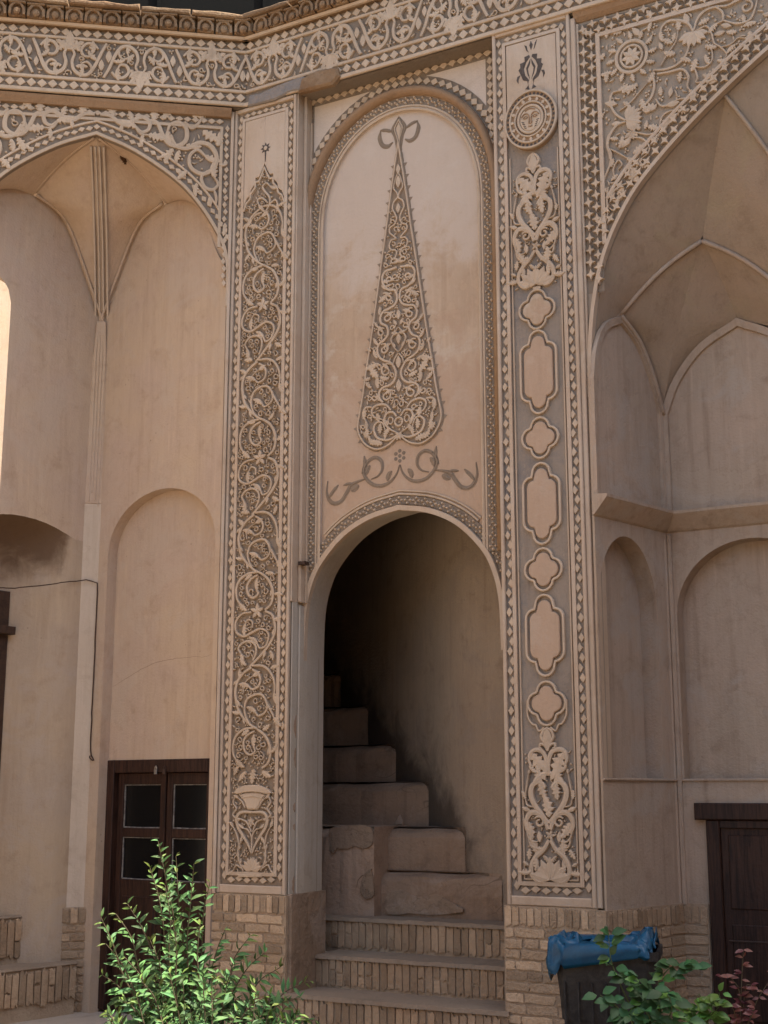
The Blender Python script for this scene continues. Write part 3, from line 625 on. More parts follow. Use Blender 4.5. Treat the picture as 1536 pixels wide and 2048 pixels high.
# ================================================================= friezes and cornices
def frieze_unit(rl, u0, w, z0, h, up, skip=False):
    f = lambda x, y: (u0 + x * w, z0 + (y if up else 1 - y) * h)
    rl.tr = f
    def both(pts, wd, leaf=None, big=.05):
        rl.stem(pts, wd, leaf, 0, big=big); rl.stem([(1 - x, y) for x, y in pts], wd, {'half': 'halfb', 'halfb': 'half'}.get(leaf, leaf), 0, big=big)
    both([(-.01, .97), (.06, .70), (.13, .36), (.22, .10), (.33, .06), (.43, .20), (.455, .42), (.43, .62), (.47, .78)], .0135)
    both([(.10, .80), (.17, .93), (.27, .92), (.335, .76), (.30, .60), (.22, .58), (.185, .68)], .011, 'halfb' if up else 'half', .075)
    both([(.20, .12), (.19, .30), (.25, .42), (.32, .36), (.31, .26)], .0085, 'half' if up else 'halfb', .06)
    s = 1 if up else -1
    for a, k, sz in ((90, 'tear', .11), (45, 'lobeb', .09), (135, 'lobe', .09), (5, 'half', .07), (175, 'halfb', .07)): rl.leaf((.5, .74), a * s, sz, k if up else {'half': 'halfb', 'halfb': 'half'}.get(k, k))
    for x, y, a, k in ((.12, .50, 20, 'half'), (.88, .50, 160, 'halfb'), (.40, .28, 150, 'half'), (.60, .28, 30, 'halfb'), (.05, .22, 90, 'tear'), (.95, .22, 90, 'tear'), (.36, .70, 60, 'lobe'), (.64, .70, 120, 'lobeb')): rl.leaf((x, y), a * s, rng.uniform(.055, .075), k)
def make_frieze(pl, u0, u1, label, broken=()):
    t = thing('carved_frieze', label, 'frieze', pl.M, 'carved friezes under the cornice')
    b = MB(); b.box(u0, u1, 6.79, 7.34, -.3, 0); bd = b.obj('frieze_ground', t, m_ground)
    for z0, z1 in ((6.79, 6.822), (6.90, 6.926), (7.236, 7.26)):
        b = MB(); b.box(u0, u1, z0, z1, -.01, .02, .006); b.obj('fillet', t, m_stucco)
    for zc, hh in ((6.861, .07), (7.296, .066)):
        n = int((u1 - u0) / .078); w = (u1 - u0) / n
        for i in range(n):
            u = u0 + (i + .5) * w
            if any(a < u < c and lo for a, c, lo in broken) and zc < 7: continue
            place('diamond', rng.choice(DIAM), t, pl, u, zc, 0, rng.uniform(-4, 4), w * .92, hh * 1.02, .036)
            bb = None
    rl = Relief(pl, 0, t, .022, LF, None, 1.15, 1.4)
    wu = .505; n = int(round((u1 - u0) / wu)); wu = (u1 - u0) / n
    for i in range(n): frieze_unit(rl, u1 - (i + 1) * wu, wu, 6.932, .30, i % 2 == 0)
    rl.tracery(lambda u, z: 6.945 < z < 7.22, u0, u1, 6.95, 7.22, 500, .018, .03, .005)
    rl.fill(lambda u, z: True, u0, u1, 6.94, 7.225, int(700 * (u1 - u0) / 2), .020, .006, .9); rl.done('vine_carving')
    return t
fL = make_frieze(L, -3.2, -.0, 'carved stucco scroll frieze running level across the left wall')
fC = make_frieze(C, .0, 5.6, 'carved stucco scroll frieze on the chamfered stair wall, climbing rightwards', [(.02, .62, True)])
# patch of bare grey mortar where the lower border of the right frieze is lost
b = MB(); b.poly([(.03, 6.78), (.28, 6.77), (.42, 6.80), (.60, 6.78), (.62, 6.86), (.52, 6.90), (.30, 6.885), (.15, 6.86), (.05, 6.87)], 0, .028, .012); b.obj('bare_mortar', fC, m_mort)
b = MB(); b.poly([(.50, 6.76), (.80, 6.75), (.86, 6.80), (.84, 6.88), (.66, 6.90), (.53, 6.87)], 0, .05, .02); b.obj('loose_brick', fC, m_corbel)
CORB = []
for s_ in range(3):
    r_ = random.Random(s_ + 40); b = MB()
    b.box(-.5, .5, 0, 1, 0, .45, .04); b.ribbon([(-.42, .02), (-.40, .5), (-.22, .82), (0, .92), (.22, .82), (.40, .5), (.42, .02)], .09, .45, .30)
    b.poly(arc(0, .30 + r_.uniform(-.05, .05), .2, .28, 0, 345, 9), .45, .8, .14); b.box(-.5, .5, .88, 1.02, .4, .82, .05); CORB.append(b.mesh('corbel', m_corbel))
def cornice(pl, u0, u1, label, step=.14):
    t = thing('brick_cornice', label, 'cornice', pl.M, 'corbelled brick cornices')
    b = MB(); b.box(u0, u1, 7.33, 7.52, -.3, .03); b.obj('cornice_core', t, m_corbel)
    b = MB(); b.sweep([(u0, 7.338), (u1, 7.338)], [(-.006, 0), (-.006, .05), (.012, .06), (.012, 0)]); b.obj('fillet', t, m_stucco)
    n = int((u1 - u0) / step)
    for i in range(n):
        u = u0 + (i + .5) * (u1 - u0) / n
        place('corbel', rng.choice(CORB), t, pl, u, 7.355 + rng.uniform(-.004, .004), .03, rng.uniform(-1.5, 1.5), .132 * rng.uniform(.92, 1.02), .105 * rng.uniform(.92, 1.05), .10 * rng.uniform(.8, 1.1))
    u = u0
    while u < u1 - .05:
        l = min(rng.uniform(.35, .55), u1 - u); b = MB(); n2 = 6
        bot = [(u + .006 + (l - .012) * k / n2, 7.468 + rng.uniform(-.003, .003)) for k in range(n2 + 1)]; top = [(p[0], 7.507 + rng.uniform(-.010, .006)) for p in bot[::-1]]
        b.poly(bot + top, -.3, .135 + rng.uniform(-.012, .012), .012); b.obj('coping_slab', t, m_corbel); u += l
    return t
cornice(L, -3.2, .03, 'worn brown corbelled brick cornice along the top of the left wall')
cornice(C, -.03, 5.6, 'worn brown corbelled brick cornice at the top of the stair wall')
# ================================================================= carved pilasters
GD = -.022                                            # depth of the carved ground
def pilaster_frame(t, u0, u1, z0, z1, ground, zig=.006, skip=0., pw=.04, bw=.085):
    b = MB(); b.box(u0, u1, z0, z1, -.40, GD); bd = b.obj('ground', t, ground)
    b = MB(); e = .024
    b.box(u0, u0 + e, z0, z1, GD - .01, .003, .006); b.box(u1 - e, u1, z0, z1, GD - .01, .003, .006)
    b.box(u0 + e + .001, u1 - e - .001, z1 - .03, z1, GD - .01, .002, .006); b.box(u0 + e + .001, u1 - e - .001, z0, z0 + .055, GD - .01, .002, .008); b.obj('outer_frame', t, m_panel)
    i0, i1, j0, j1 = u0 + bw, u1 - bw, z0 + .13, z1 - bw - .015
    b = MB(); b.sweep([(i0, j0), (i1, j0), (i1, j1), (i0, j1)], [(-.013, GD), (-.013, -.002), (.011, 0), (.011, GD)], closed=True); b.obj('inner_frame', t, m_panel)
    dz = .062
    diamonds(t, C, [(u0 + .053, z0 + .085), (u0 + .053, z1 - .05)], dz, pw, GD, zig, skip); diamonds(t, C, [(u1 - .053, z0 + .085), (u1 - .053, z1 - .05)], dz, pw, GD, zig, skip)
    diamonds(t, C, [(u0 + .085, z0 + .092), (u1 - .085, z0 + .092)], .062, .045, GD, .004); diamonds(t, C, [(u0 + .085, z1 - .06), (u1 - .085, z1 - .06)], .06, .04, GD, .003)
    return i0 + .013, i1 - .013, j0 + .013, j1 - .013
# ---- left pilaster: vine scroll rising from a vase
tp = thing('carved_pilaster', 'tall stucco pilaster carved with scrolling vines rising from a vase, left of the stair', 'pilaster', C.M, 'carved pilasters beside the stair')
PU0, PU1, PZ0, PZ1 = -.098, .462, .985, 6.785
a0, a1, b0, b1 = pilaster_frame(tp, PU0, PU1, PZ0, PZ1, m_tground)
pc = (a0 + a1) / 2
rl = Relief(C, GD, tp, .024, LF, None, 1.05, 1.4)
ks = (a1 - a0) / 385.
Jz = [C.uv(530, y)[1] for y in (414, 720, 1026, 1333)]; Jz.append(Jz[-1] - (Jz[-2] - Jz[-1]))
MOD = [([(430, 230), (360, 280), (310, 350), (290, 440), (300, 530), (320, 610), (370, 690), (440, 760), (490, 790)], .0105, None, .16),
       ([(440, 215), (520, 220), (580, 260), (620, 330), (638, 410), (636, 470)], .009, 'half', .0), ([(440, 250), (490, 290), (510, 350), (490, 410), (440, 430), (412, 405)], .009, 'half', 0),
       ([(365, 460), (362, 410), (390, 350), (440, 315)], .005, 'tear', 0), ([(430, 760), (390, 680), (375, 600), (400, 520), (460, 480), (520, 480), (560, 530), (575, 600), (550, 650), (500, 670), (475, 640)], .009, 'half', 0),
       ([(560, 540), (600, 620), (636, 690)], .008, 'lobe', 0), ([(490, 790), (550, 840), (590, 910), (610, 1000), (590, 1090), (540, 1140)], .0105, None, .15), ([(460, 780), (380, 790), (310, 840), (280, 920), (285, 1010), (310, 1060)], .009, 'lobe', .0),
       ([(470, 810), (410, 840), (375, 900), (385, 980), (430, 1020), (475, 990), (465, 950)], .009, 'halfb', 0), ([(540, 1150), (600, 1190), (628, 1270), (628, 1360), (590, 1450), (520, 1540), (440, 1630), (410, 1660)], .0105, None, .17),
       ([(420, 1150), (340, 1160), (290, 1210), (275, 1280), (295, 1340), (360, 1370), (430, 1340), (500, 1310), (560, 1340), (575, 1400), (550, 1470), (500, 1490), (480, 1450)], .009, 'half', 0),
       ([(430, 1300), (430, 1240), (390, 1220), (368, 1255)], .007, 'half', 0), ([(440, 1600), (465, 1530), (460, 1460), (410, 1420), (350, 1430), (310, 1480), (330, 1530)], .009, 'halfb', 0)]
def in_pil(u, z): return a0 + .006 < u < a1 - .006
for k in range(4):
    zA, zB = Jz[k], Jz[k + 1]; sz = (zA - zB) / 1430.
    rl.tr = lambda x, y: (a0 + (x - 265) * ks, zA - (y - 230) * sz)
    for i, (pts, w, lf, sd) in enumerate(MOD):
        if k == 3 and max(p[1] for p in pts) > 1245: continue
        rl.stem(pts, w, lf, sd, big=.052 if lf in (None, 'tear') else .062, t0=.8, t1=.75)
    fl = [(470, 1145, 0, .0)] 
    u, z = rl.m((470, 1145))
    if k < 3:
        for a in range(0, 360, 72): rl.leaf((470, 1145), a + 18, .042, 'tear')
    for x, y, a in ((330, 330, 120), (340, 640, 200), (600, 250, 40), (620, 1000, 20), (590, 1520, -40), (380, 1640, 160), (420, 800, 200), (540, 800, 20), (620, 1240, 10)):
        if not (k == 3 and y > 1200): rl.leaf((x, y), a, .05, rng.choice(('lobe', 'half', 'halfb')))
# ogee cap at the top
trc = zoom(C, 0, 430, 300, 6.83); apx = trc(690, 170)
og = [trc(*p) for p in ((690, 172), (733, 275), (757, 322), (806, 312), (806, 382), (862, 442), (872, 512), (922, 545), (955, 640))]
cap = [(u - apx[0], z) for u, z in og]; half_w = a1 - pc; cap = [(min(x * half_w / cap[-1][0], half_w), z) for x, z in cap]
lo_z = cap[-1][1]
b = MB(); b.poly([(a1, b1), (pc, b1), (pc, cap[0][1])] + [(pc + x, z) for x, z in cap[1:]] , GD, -.003, .004)
b.poly([(pc, b1 - .0), (a0, b1)] + [(pc - x, z) for x, z in cap[::-1][:-1]] + [(pc, cap[0][1])], GD, -.0035, .004); b.obj('plain_field', tp, m_panel)
b = MB(); b.ribbon([(pc - x, z - .035) for x, z in cap[::-1]] + [(pc + x, z - .035) for x, z in cap[1:]], .008, GD, .022); b.obj('ogee_fillet', tp, m_stucco)
rl.tr = trc
for pts, w, lf in (([(690, 840), (740, 740), (740, 640), (680, 570), (650, 500), (700, 450), (750, 490)], .009, 'half'), ([(720, 720), (640, 650), (580, 680), (590, 750)], .008, 'half'), ([(740, 740), (820, 680), (850, 720)], .008, 'halfb'), ([(640, 850), (560, 880), (500, 950)], .008, 'lobe')): rl.stem(pts, w, lf, big=.05)
def b_star(b, c, r, d, mat=None): b.poly([(c[0] + (r if k % 2 == 0 else r * .55) * math.cos(R(k * 22.5)), c[1] + (r if k % 2 == 0 else r * .55) * math.sin(R(k * 22.5))) for k in range(16)], d, d + .0025)
b = MB(); c_ = C.uv(531, 296); b_star(b, c_, .045, -.003); b.poly([(c_[0] - .006, c_[1] - .04), (c_[0] + .006, c_[1] - .04), (c_[0] + .003, c_[1] - .11), (c_[0] - .003, c_[1] - .11)], -.003, -.0008); b.obj('incised_rosette', tp, m_dark)
b = MB(); b.poly(arc(c_[0], c_[1], .016, .018, 0, 330, 11), -.003, .004, .004); b.obj('rosette_centre', tp, m_stucco)
# vase
zA, zB = Jz[3], Jz[4]; sz = (zA - zB) / 1430.; rl.tr = lambda x, y: (a0 + (x - 265) * ks, zA - (y - 230) * sz)
rl.leaf((470, 1150), 250, .07, 'lobe'); rl.leaf((400, 1170), 200, .06, 'half'); rl.leaf((540, 1165), -40, .06, 'lobe'); rl.leaf((330, 1120), 230, .05, 'lobe'); rl.lk = 1.0; rl.ws = 1.1
trv = zoom(C, 0, 420, 1420, 5.12); vc = trv(450, 1000)[0]; sh = pc - vc
trv2 = lambda x, y: (trv(x, y)[0] + sh, trv(x, y)[1]); rl.tr = trv2
b = MB(); b.poly([trv2(*p) for p in ((262, 850), (300, 800), (375, 772), (450, 765), (530, 772), (605, 800), (655, 850), (600, 862), (530, 845), (450, 838), (370, 845), (305, 862))], GD, .004, .006)
b.poly([trv2(*p) for p in ((312, 868), (370, 850), (450, 843), (530, 850), (592, 868), (540, 940), (505, 1022), (398, 1022), (365, 940))], GD, -.002, .012); b.ribbon([trv2(*p) for p in ((345, 900), (450, 880), (560, 900))], .004, -.006, .008)
b.obj('vase', tp, m_stucco); b = MB(); b.poly([trv2(*p) for p in ((310, 1682), (552, 1682), (552, 1714), (310, 1714))], GD, .002, .004); b.poly([trv2(*p) for p in ((345, 1655), (515, 1655), (525, 1680), (335, 1680))], GD, -.002, .004)
b.obj('vase_foot', tp, m_stucco)
for sgn in (1, -1):
    mm = (lambda x, y: trv2(450 + sgn * (x - 450), y)); rl.tr = mm; h1, h2 = ('half', 'halfb') if sgn > 0 else ('halfb', 'half')
    rl.stem([(450, 1048), (560, 1048), (606, 1110), (590, 1200), (540, 1290), (485, 1380), (452, 1470)], .0105, None)
    rl.stem([(620, 880), (640, 950), (608, 1010), (642, 1070), (615, 1100), (600, 1075)], .006, None); rl.stem([(520, 1000), (550, 940), (590, 900)], .006, 'lobe', big=.045)
    rl.stem([(450, 1440), (452, 1300), (490, 1230), (530, 1215)], .006, h1, big=.05); rl.stem([(455, 1250), (500, 1150), (560, 1120)], .006, h2, big=.05)
    rl.stem([(540, 1650), (585, 1540), (590, 1430), (570, 1360)], .006, 'lobe', .05, big=.05); rl.stem([(560, 1620), (610, 1590), (640, 1640)], .006, h1, big=.05); rl.stem([(575, 1420), (600, 1290), (640, 1200)], .006, 'lobe', big=.05)
    for a in (20, 42, 64, 85): rl.leaf((450, 1645), a if sgn > 0 else 180 - a, .088, 'tear')
rl.tr = trv2
for a in range(0, 360, 60): rl.leaf((440, 1150), a + 30, .035, 'tear')
rl.tracery(lambda u, z: in_pil(u, z) and z < lo_z, a0, a1, b0 + .75, lo_z, 3000, .016, .028, .0048)
rl.fill(lambda u, z: in_pil(u, z) and (z < lo_z - .05 or abs(u - pc) < half_w * (cap[0][1] - z) / (cap[0][1] - lo_z) * .75 - .02), a0, a1, b0, cap[0][1] - .08, 5000, .0165, .0052, .85)
rl.done()
# white chipped edge beside the stair opening
# ---- right pilaster
tq = thing('carved_pilaster', 'tall stucco pilaster with sun-face medallion and quatrefoil cartouches, right of the stair', 'pilaster', C.M, 'carved pilasters beside the stair')
QU0, QU1, QZ0, QZ1 = 2.066, 2.634, .985, 6.80
q0, q1, w0, w1 = pilaster_frame(tq, QU0, QU1, QZ0, QZ1, m_blue, zig=.008, skip=.0, pw=.042)
qc = (q0 + q1) / 2
b = MB()
for s_ in (-1, 1): b.ribbon([(qc + s_ * (q1 - qc - .014), w0 + .01), (qc + s_ * (q1 - qc - .014), 5.85)], .005, GD, .014)
b.ribbon([(q0 + .014, w0 + .012), (q1 - .014, w0 + .012)], .005, GD, .0142); b.obj('fillet', tq, m_stucco)
zm = lambda y: C.uv(1078, y)[1]
def quatre(c, a=.062, o=.062, n=8):
    pts = []
    for k in range(4):
        cx, cz = c[0] + o * math.cos(R(90 * k)), c[1] + o * 1.08 * math.sin(R(90 * k)); pts += arc(cx, cz, a, a * 1.08, 90 * k - 84, 90 * k + 84, n)
    return pts
def cartouche(c, hh, a=.062, o=.062):
    top = arc(c[0], c[1] + hh - a, a * .95, a, 0, 180, 8); hw = a + o; zs_ = c[1] + hh - a - .015
    p = arc(c[0] + hw - .06, zs_ - .07, .06, .06, 0, 88, 5) + top + arc(c[0] - hw + .06, zs_ - .07, .06, .06, 92, 180, 5)
    return p + [(x, 2 * c[1] - z) for x, z in p[::-1]]
def scaled(pts, c, k, kz=None): return [(c[0] + (x - c[0]) * k, c[1] + (z - c[1]) * (kz or k)) for x, z in pts]
for y, y0, y1 in ((617, 0, 0), (743, 660, 826), (875, 0, 0), (1006, 926, 1088), (1139, 0, 0), (1269, 1190, 1352), (1407, 0, 0)):
    if y0: c_ = (qc, (zm(y0) + zm(y1)) / 2); pts = cartouche(c_, (zm(y0) - zm(y1)) / 2); inn = scaled(pts, c_, .80, .87)
    else: c_ = (qc, zm(y)); pts = quatre(c_); inn = scaled(pts, c_, .80)
    b = MB(); b.poly(inn, GD, -.002, .006); mdl = b.obj('quatrefoil' if not y0 else 'cartouche', tq, m_cyp)
    b = MB(); b.ribbon(pts, .0075, GD, .024, closed=True); b.obj('rim', mdl, m_stucco)
b = MB(); zq = zm(1407)
for s_ in (-1, 1): b.ribbon(cr([(qc + s_ * .128, zm(1400)), (qc + s_ * .127, zm(1430)), (qc + s_ * .10, zm(1447)), (qc + s_ * .075, zm(1450)), (qc + s_ * .055, zm(1462)), (qc + s_ * .02, zm(1455))], 4), .0055, GD, .02)
b.obj('scalloped_fillet', tq, m_stucco)
def lyre(tr):
    rl = Relief(C, GD, tq, .026, LF, tr, 1.1, 1.1)
    for sg in (1, -1):
        rl.tr = lambda x, y: tr(488 + sg * (x - 488), y); h1, h2 = ('half', 'halfb') if sg > 0 else ('halfb', 'half')
        an = lambda a: a if sg > 0 else 180 - a
        rl.stem([(486, 80), (530, 110), (555, 170), (525, 235), (488, 310)], .009); rl.stem([(490, 320), (515, 265), (560, 245), (570, 285), (540, 295)], .008)
        rl.stem([(495, 560), (500, 430), (535, 335), (610, 305), (672, 335), (692, 410), (672, 480)], .0135, None); rl.leaf((660, 350), an(235), .145, 'lobe'); rl.leaf((690, 470), an(250), .06, h2)
        rl.stem([(490, 1070), (560, 980), (635, 890), (680, 780), (668, 690), (612, 645), (555, 662), (525, 705)], .017, None); rl.leaf((575, 655), an(262), .09, 'lobe'); rl.leaf((650, 660), an(120), .115, h1); rl.leaf((600, 640), an(112), .09, h2)
        rl.stem([(500, 1130), (540, 1020), (600, 965), (680, 960), (732, 1030), (736, 1110), (705, 1165)], .017, None); rl.leaf((715, 1060), an(248), .10, 'lobeb'); rl.curl((595, 1055), .035, 40 if sg > 0 else 140, (1.2 if sg > 0 else -1.2), .007, leaf=False)
        rl.stem([(735, 1140), (705, 1225), (645, 1262), (590, 1240)], .006, None); rl.stem([(715, 1230), (690, 1300), (640, 1320)], .006, 'lobe', big=.06); rl.leaf((600, 1150), an(265), .06, 'tear')
        rl.stem([(495, 1240), (555, 1335), (630, 1400), (682, 1480), (692, 1570), (650, 1640), (590, 1660), (560, 1625)], .0145, None); rl.leaf((620, 1390), an(75), .09, 'lobe'); rl.leaf((560, 1400), an(200), .05, h1); rl.leaf((640, 1420), an(245), .07, h1); rl.leaf((690, 1560), an(-30), .075, h1); rl.curl((612, 1560), .022, 20, 1.1 if sg > 0 else -1.1, .006, leaf=False)
        for a in (15, 40, 66): rl.leaf((500, 1640), an(a), .115, 'tear')
        rl.stem([(740, 780), (722, 660), (702, 560)], .005, 'tear', big=.03); rl.stem([(660, 900), (720, 880), (740, 820)], .005, 'lobe', big=.05); rl.leaf((690, 940), an(20), .055, 'tear'); rl.leaf((700, 1330), an(-70), .06, 'lobe'); rl.leaf((720, 1500), an(30), .04, 'tear')
    rl.tr = tr; rl.leaf((488, 300), 90, .12, 'tear'); rl.leaf((488, 1640), 90, .12, 'tear'); rl.leaf((488, 1000), 90, .115, 'lobe')
    for a in range(0, 360, 72): rl.leaf((495, 1190), a, .032, 'tear')
    p0, p1 = tr(445, 1700), tr(535, 1662); rl.b.poly([(p0[0], p0[1]), (p1[0], p0[1]), (p1[0], p1[1]), (p0[0], p1[1])], GD, -.004, .004)
    zlo, zhi = tr(488, 1650)[1], tr(488, 330)[1]
    rl.fill(lambda u, z: abs(u - qc) < q1 - qc - .035, q0, q1, zlo, zhi, 900, .014, .004, .7); rl.done('lyre_carving')
sc_u = .00345 / 5.12 * 1.0
zl0, zl1 = C.uv(1093, 1456)[1], C.uv(1098, 1764)[1]
lyre(lambda x, y: (qc + (x - 488) * .0006, zl0 + (y - 82) / (1660 - 82) * (zl1 - zl0)))
zu0, zu1 = C.uv(1068, 306)[1], C.uv(1070, 572)[1]
lyre(lambda x, y: (qc + (x - 488) * .0006, zu0 + (y - 82) / (1660 - 82) * (zu1 - zu0)))
# plain field and sun-face medallion at the top
mz = C.uv(1065, 241)[1]; MR = .186; MRZ = .208
b = MB(); b.box(q0 + .004, q1 - .004, mz, w1 - .004, GD, -.003, .004); b.obj('plain_field', tq, m_panel)
mr = lambda r, a: (qc + MR * r * math.cos(R(a)), mz + MRZ * r * math.sin(R(a)))
el = lambda r, n=40: [mr(r, 360 * k / n) for k in range(n)]
b = MB(); b.poly(el(1.0), GD, .022, .012); med = b.obj('sun_medallion', tq, m_brown)
b = MB()
for r_, w_ in ((.985, .007), (.80, .007), (.60, .006), (.47, .009)): b.ribbon(el(r_), w_, .018, .016, closed=True)
b.obj('ring', med, m_stucco)
b = MB()
for k in range(36): b.poly([(mr(.89, k * 10)[0] + .0095 * math.cos(R(t)), mr(.89, k * 10)[1] + .010 * math.sin(R(t))) for t in range(0, 360, 60)], .02, .0245)
for k in range(44): b.poly([(mr(.535, k * 8.18)[0] + .004 * math.cos(R(t)), mr(.535, k * 8.18)[1] + .004 * math.sin(R(t))) for t in range(0, 360, 90)], .02, .0235)
b.obj('dark_holes', med, m_dark, kind='stuff')
for k in range(16):
    p = mr(.62, k * 22.5); a = math.degrees(math.atan2(mr(.8, k * 22.5)[1] - p[1], mr(.8, k * 22.5)[0] - p[0])); place('ray', LF['tear'], med, C, p[0], p[1], .021, a, .036, .05, .08)
b = MB(); b.poly(el(.42, 24), .02, .030, .008); face = b.obj('face', med, m_stucco)
fm = lambda x, y: (qc + MR * x, mz + MRZ * y)
b = MB()
for s_ in (-1, 1):
    b.ribbon(cr([fm(s_ * .04, -.12), fm(s_ * .045, .08), fm(s_ * .10, .18), fm(s_ * .22, .20), fm(s_ * .34, .10)], 4), .004, .029, .008)
    b.ribbon(cr([fm(s_ * .10, .07), fm(s_ * .18, .11), fm(s_ * .27, .06)], 4), .003, .029, .006); b.ribbon(cr([fm(s_ * .10, .06), fm(s_ * .18, .03), fm(s_ * .27, .055)], 4), .003, .029, .006)
b.ribbon(cr([fm(-.07, -.10), fm(-.03, -.16), fm(.03, -.16), fm(.07, -.10)], 4), .004, .029, .008); b.ribbon(cr([fm(-.07, -.245), fm(0, -.265), fm(.07, -.245)], 4), .0045, .029, .007); b.ribbon(cr([fm(-.2, .30), fm(0, .36), fm(.2, .30)], 4), .004, .029, .007)
b.obj('features', med, m_brown)
b = MB()
for s_ in (-1, 1):
    for k in range(4): b.ribbon([fm(s_ * (.33 - k * .03), -.06 - k * .07), fm(s_ * (.24 - k * .03), -.09 - k * .07)], .003, .0295, .003)
b.obj('locks', med, m_dark)
trt = zoom(C, 0, 1000, 60, 5.69)
b = MB(); tc = trt(352, 400)[0]; tt = lambda x, y: (trt(x, y)[0] - tc + qc, C.uv(1063, 60 + y / 5.69)[1])
for pts in (((352, 118), (375, 170), (355, 225), (335, 170)), ((278, 150), (305, 165), (318, 235), (330, 245), (300, 215)), ((425, 118), (400, 150), (385, 225), (398, 205), (412, 160))): b.poly([tt(*p) for p in pts], -.003, -.0005)
for sg in (-1, 1):
    f = lambda x, y: tt(352 + sg * (x - 352), y)
    b.poly([f(*p) for p in ((370, 275), (425, 285), (420, 340), (475, 350), (470, 395), (492, 420), (470, 470), (440, 545), (390, 570), (380, 620), (415, 655), (365, 668), (385, 600), (372, 560), (415, 500), (432, 420), (405, 350), (362, 300))], -.003, -.0005)
    b.poly([f(*p) for p in ((470, 480), (505, 490), (515, 530), (495, 570), (492, 525))], -.003, -.0005); b.poly([f(*p) for p in ((356, 320), (378, 365), (405, 420), (390, 490), (360, 555), (378, 480), (385, 430), (362, 380))], -.003, -.0005)
b.obj('incised_finial', tq, m_dark)

# ================================================================= stair bay between the pilasters
ts = thing('stair_bay', 'recessed plaster bay with carved cypress above the arched stair opening', 'bay', C.M)
da = [(-.752, 2.55), (-.742, 2.86), (-.70, 3.06), (-.615, 3.225), (-.44, 3.40), (-.23, 3.505), (0, 3.55)]
dr = cr([(BAYC + x, z) for x, z in da], 5); door_arch = dr + [(2 * BAYC - u, z) for u, z in dr[::-1][1:]]
U0, U1 = .46, 2.07
b = MB(); plate_over(b, door_arch, 6.86, CR); sheet(b, U0, door_arch[0][0], .35, 6.86, CR); sheet(b, door_arch[-1][0], U1, .35, 6.86, CR)
b.obj('panel', ts, m_cyp)
pan = [o for o in ts.children][0]
# raised surround of the tall arched panel
ih = .632; zsp = 5.72; ztop = 6.515
inner = [(BAYC - ih, 3.20), (BAYC - ih, zsp)] + [(BAYC + ih * math.cos(R(a)), zsp + (ztop - zsp) * math.sin(R(a)) ** .92) for a in range(176, 0, -6)] + [(BAYC + ih, zsp), (BAYC + ih, 3.20)]
b = MB(); up = [p for p in inner if p[1] >= zsp]; plate_over(b, up, 6.86, CR + .02); sheet(b, U0, BAYC - ih, 3.20, 6.86, CR + .02); sheet(b, BAYC + ih, U1, 3.20, 6.86, CR + .02)
edge_strip(b, inner, CR, CR + .02); b.obj('surround', ts, m_pale); D1 = CR + .02
b = MB(); b.sweep(inner, [(-.004, D1), (-.004, D1 + .008), (.006, D1 + .012), (.016, D1 + .008), (.018, D1)][::1]); b.sweep(offset(inner, .030), [(-.006, D1), (-.006, D1 + .01), (.006, D1 + .01), (.006, D1)]); b.obj('panel_fillet', ts, m_stucco)
bp_ = offset(inner, .072)
b = MB(); b.sweep(bp_, [(-.031, D1), (-.031, D1 + .002), (.031, D1 + .002), (.031, D1)]); b.obj('bead_ground', ts, m_ground)
b = MB(); beads(b, bp_, .068, .0195, D1 + .002); b.obj('bead_band', ts, m_stucco, kind='stuff')
arch_up = [p for p in offset(inner, .11) if p[1] > 3.1]
b = MB(); b.sweep(arch_up, [(-.004, D1), (-.002, D1 + .025), (.014, D1 + .05), (.036, D1 + .06), (.056, D1 + .045), (.062, D1 + .01), (.062, D1)]); b.obj('arch_moulding', ts, m_brown, smooth=True)
zz = [p for p in offset(inner, .215) if p[1] > 5.9 and abs(p[0] - BAYC) < .775]
b = MB(); b.sweep(zz, [(-.04, D1), (-.04, D1 + .003), (.04, D1 + .003), (.04, D1)]); b.obj('border_ground', ts, m_ground)
diamonds(ts, C, zz, .066, .06, D1 + .003)
b = MB()
for q in ([(BAYC - .755, 6.0), (BAYC - .755, 6.80)], [(BAYC + .742, 6.05), (BAYC + .742, 6.80)], [(BAYC - .79, 6.775), (BAYC + .79, 6.775)]):
    b.sweep(q, [(-.036, D1), (-.036, D1 + .0045), (.036, D1 + .0045), (.036, D1)])
b.obj('border_ground', ts, m_ground)
diamonds(ts, C, [(BAYC - .755, 6.0), (BAYC - .755, 6.74)], .064, .05, D1 + .0045); diamonds(ts, C, [(BAYC + .742, 6.05), (BAYC + .742, 6.74)], .064, .05, D1 + .0045); diamonds(ts, C, [(BAYC - .76, 6.775), (BAYC + .76, 6.775)], .07, .055, D1 + .0045)
b = MB(); b.sweep([(U0, 6.815), (U1, 6.815)], [(-.02, D1), (-.02, D1 + .05), (.0, D1 + .12), (.012, -.003), (.02, -.003)]); b.obj('brown_moulding', ts, m_brown)
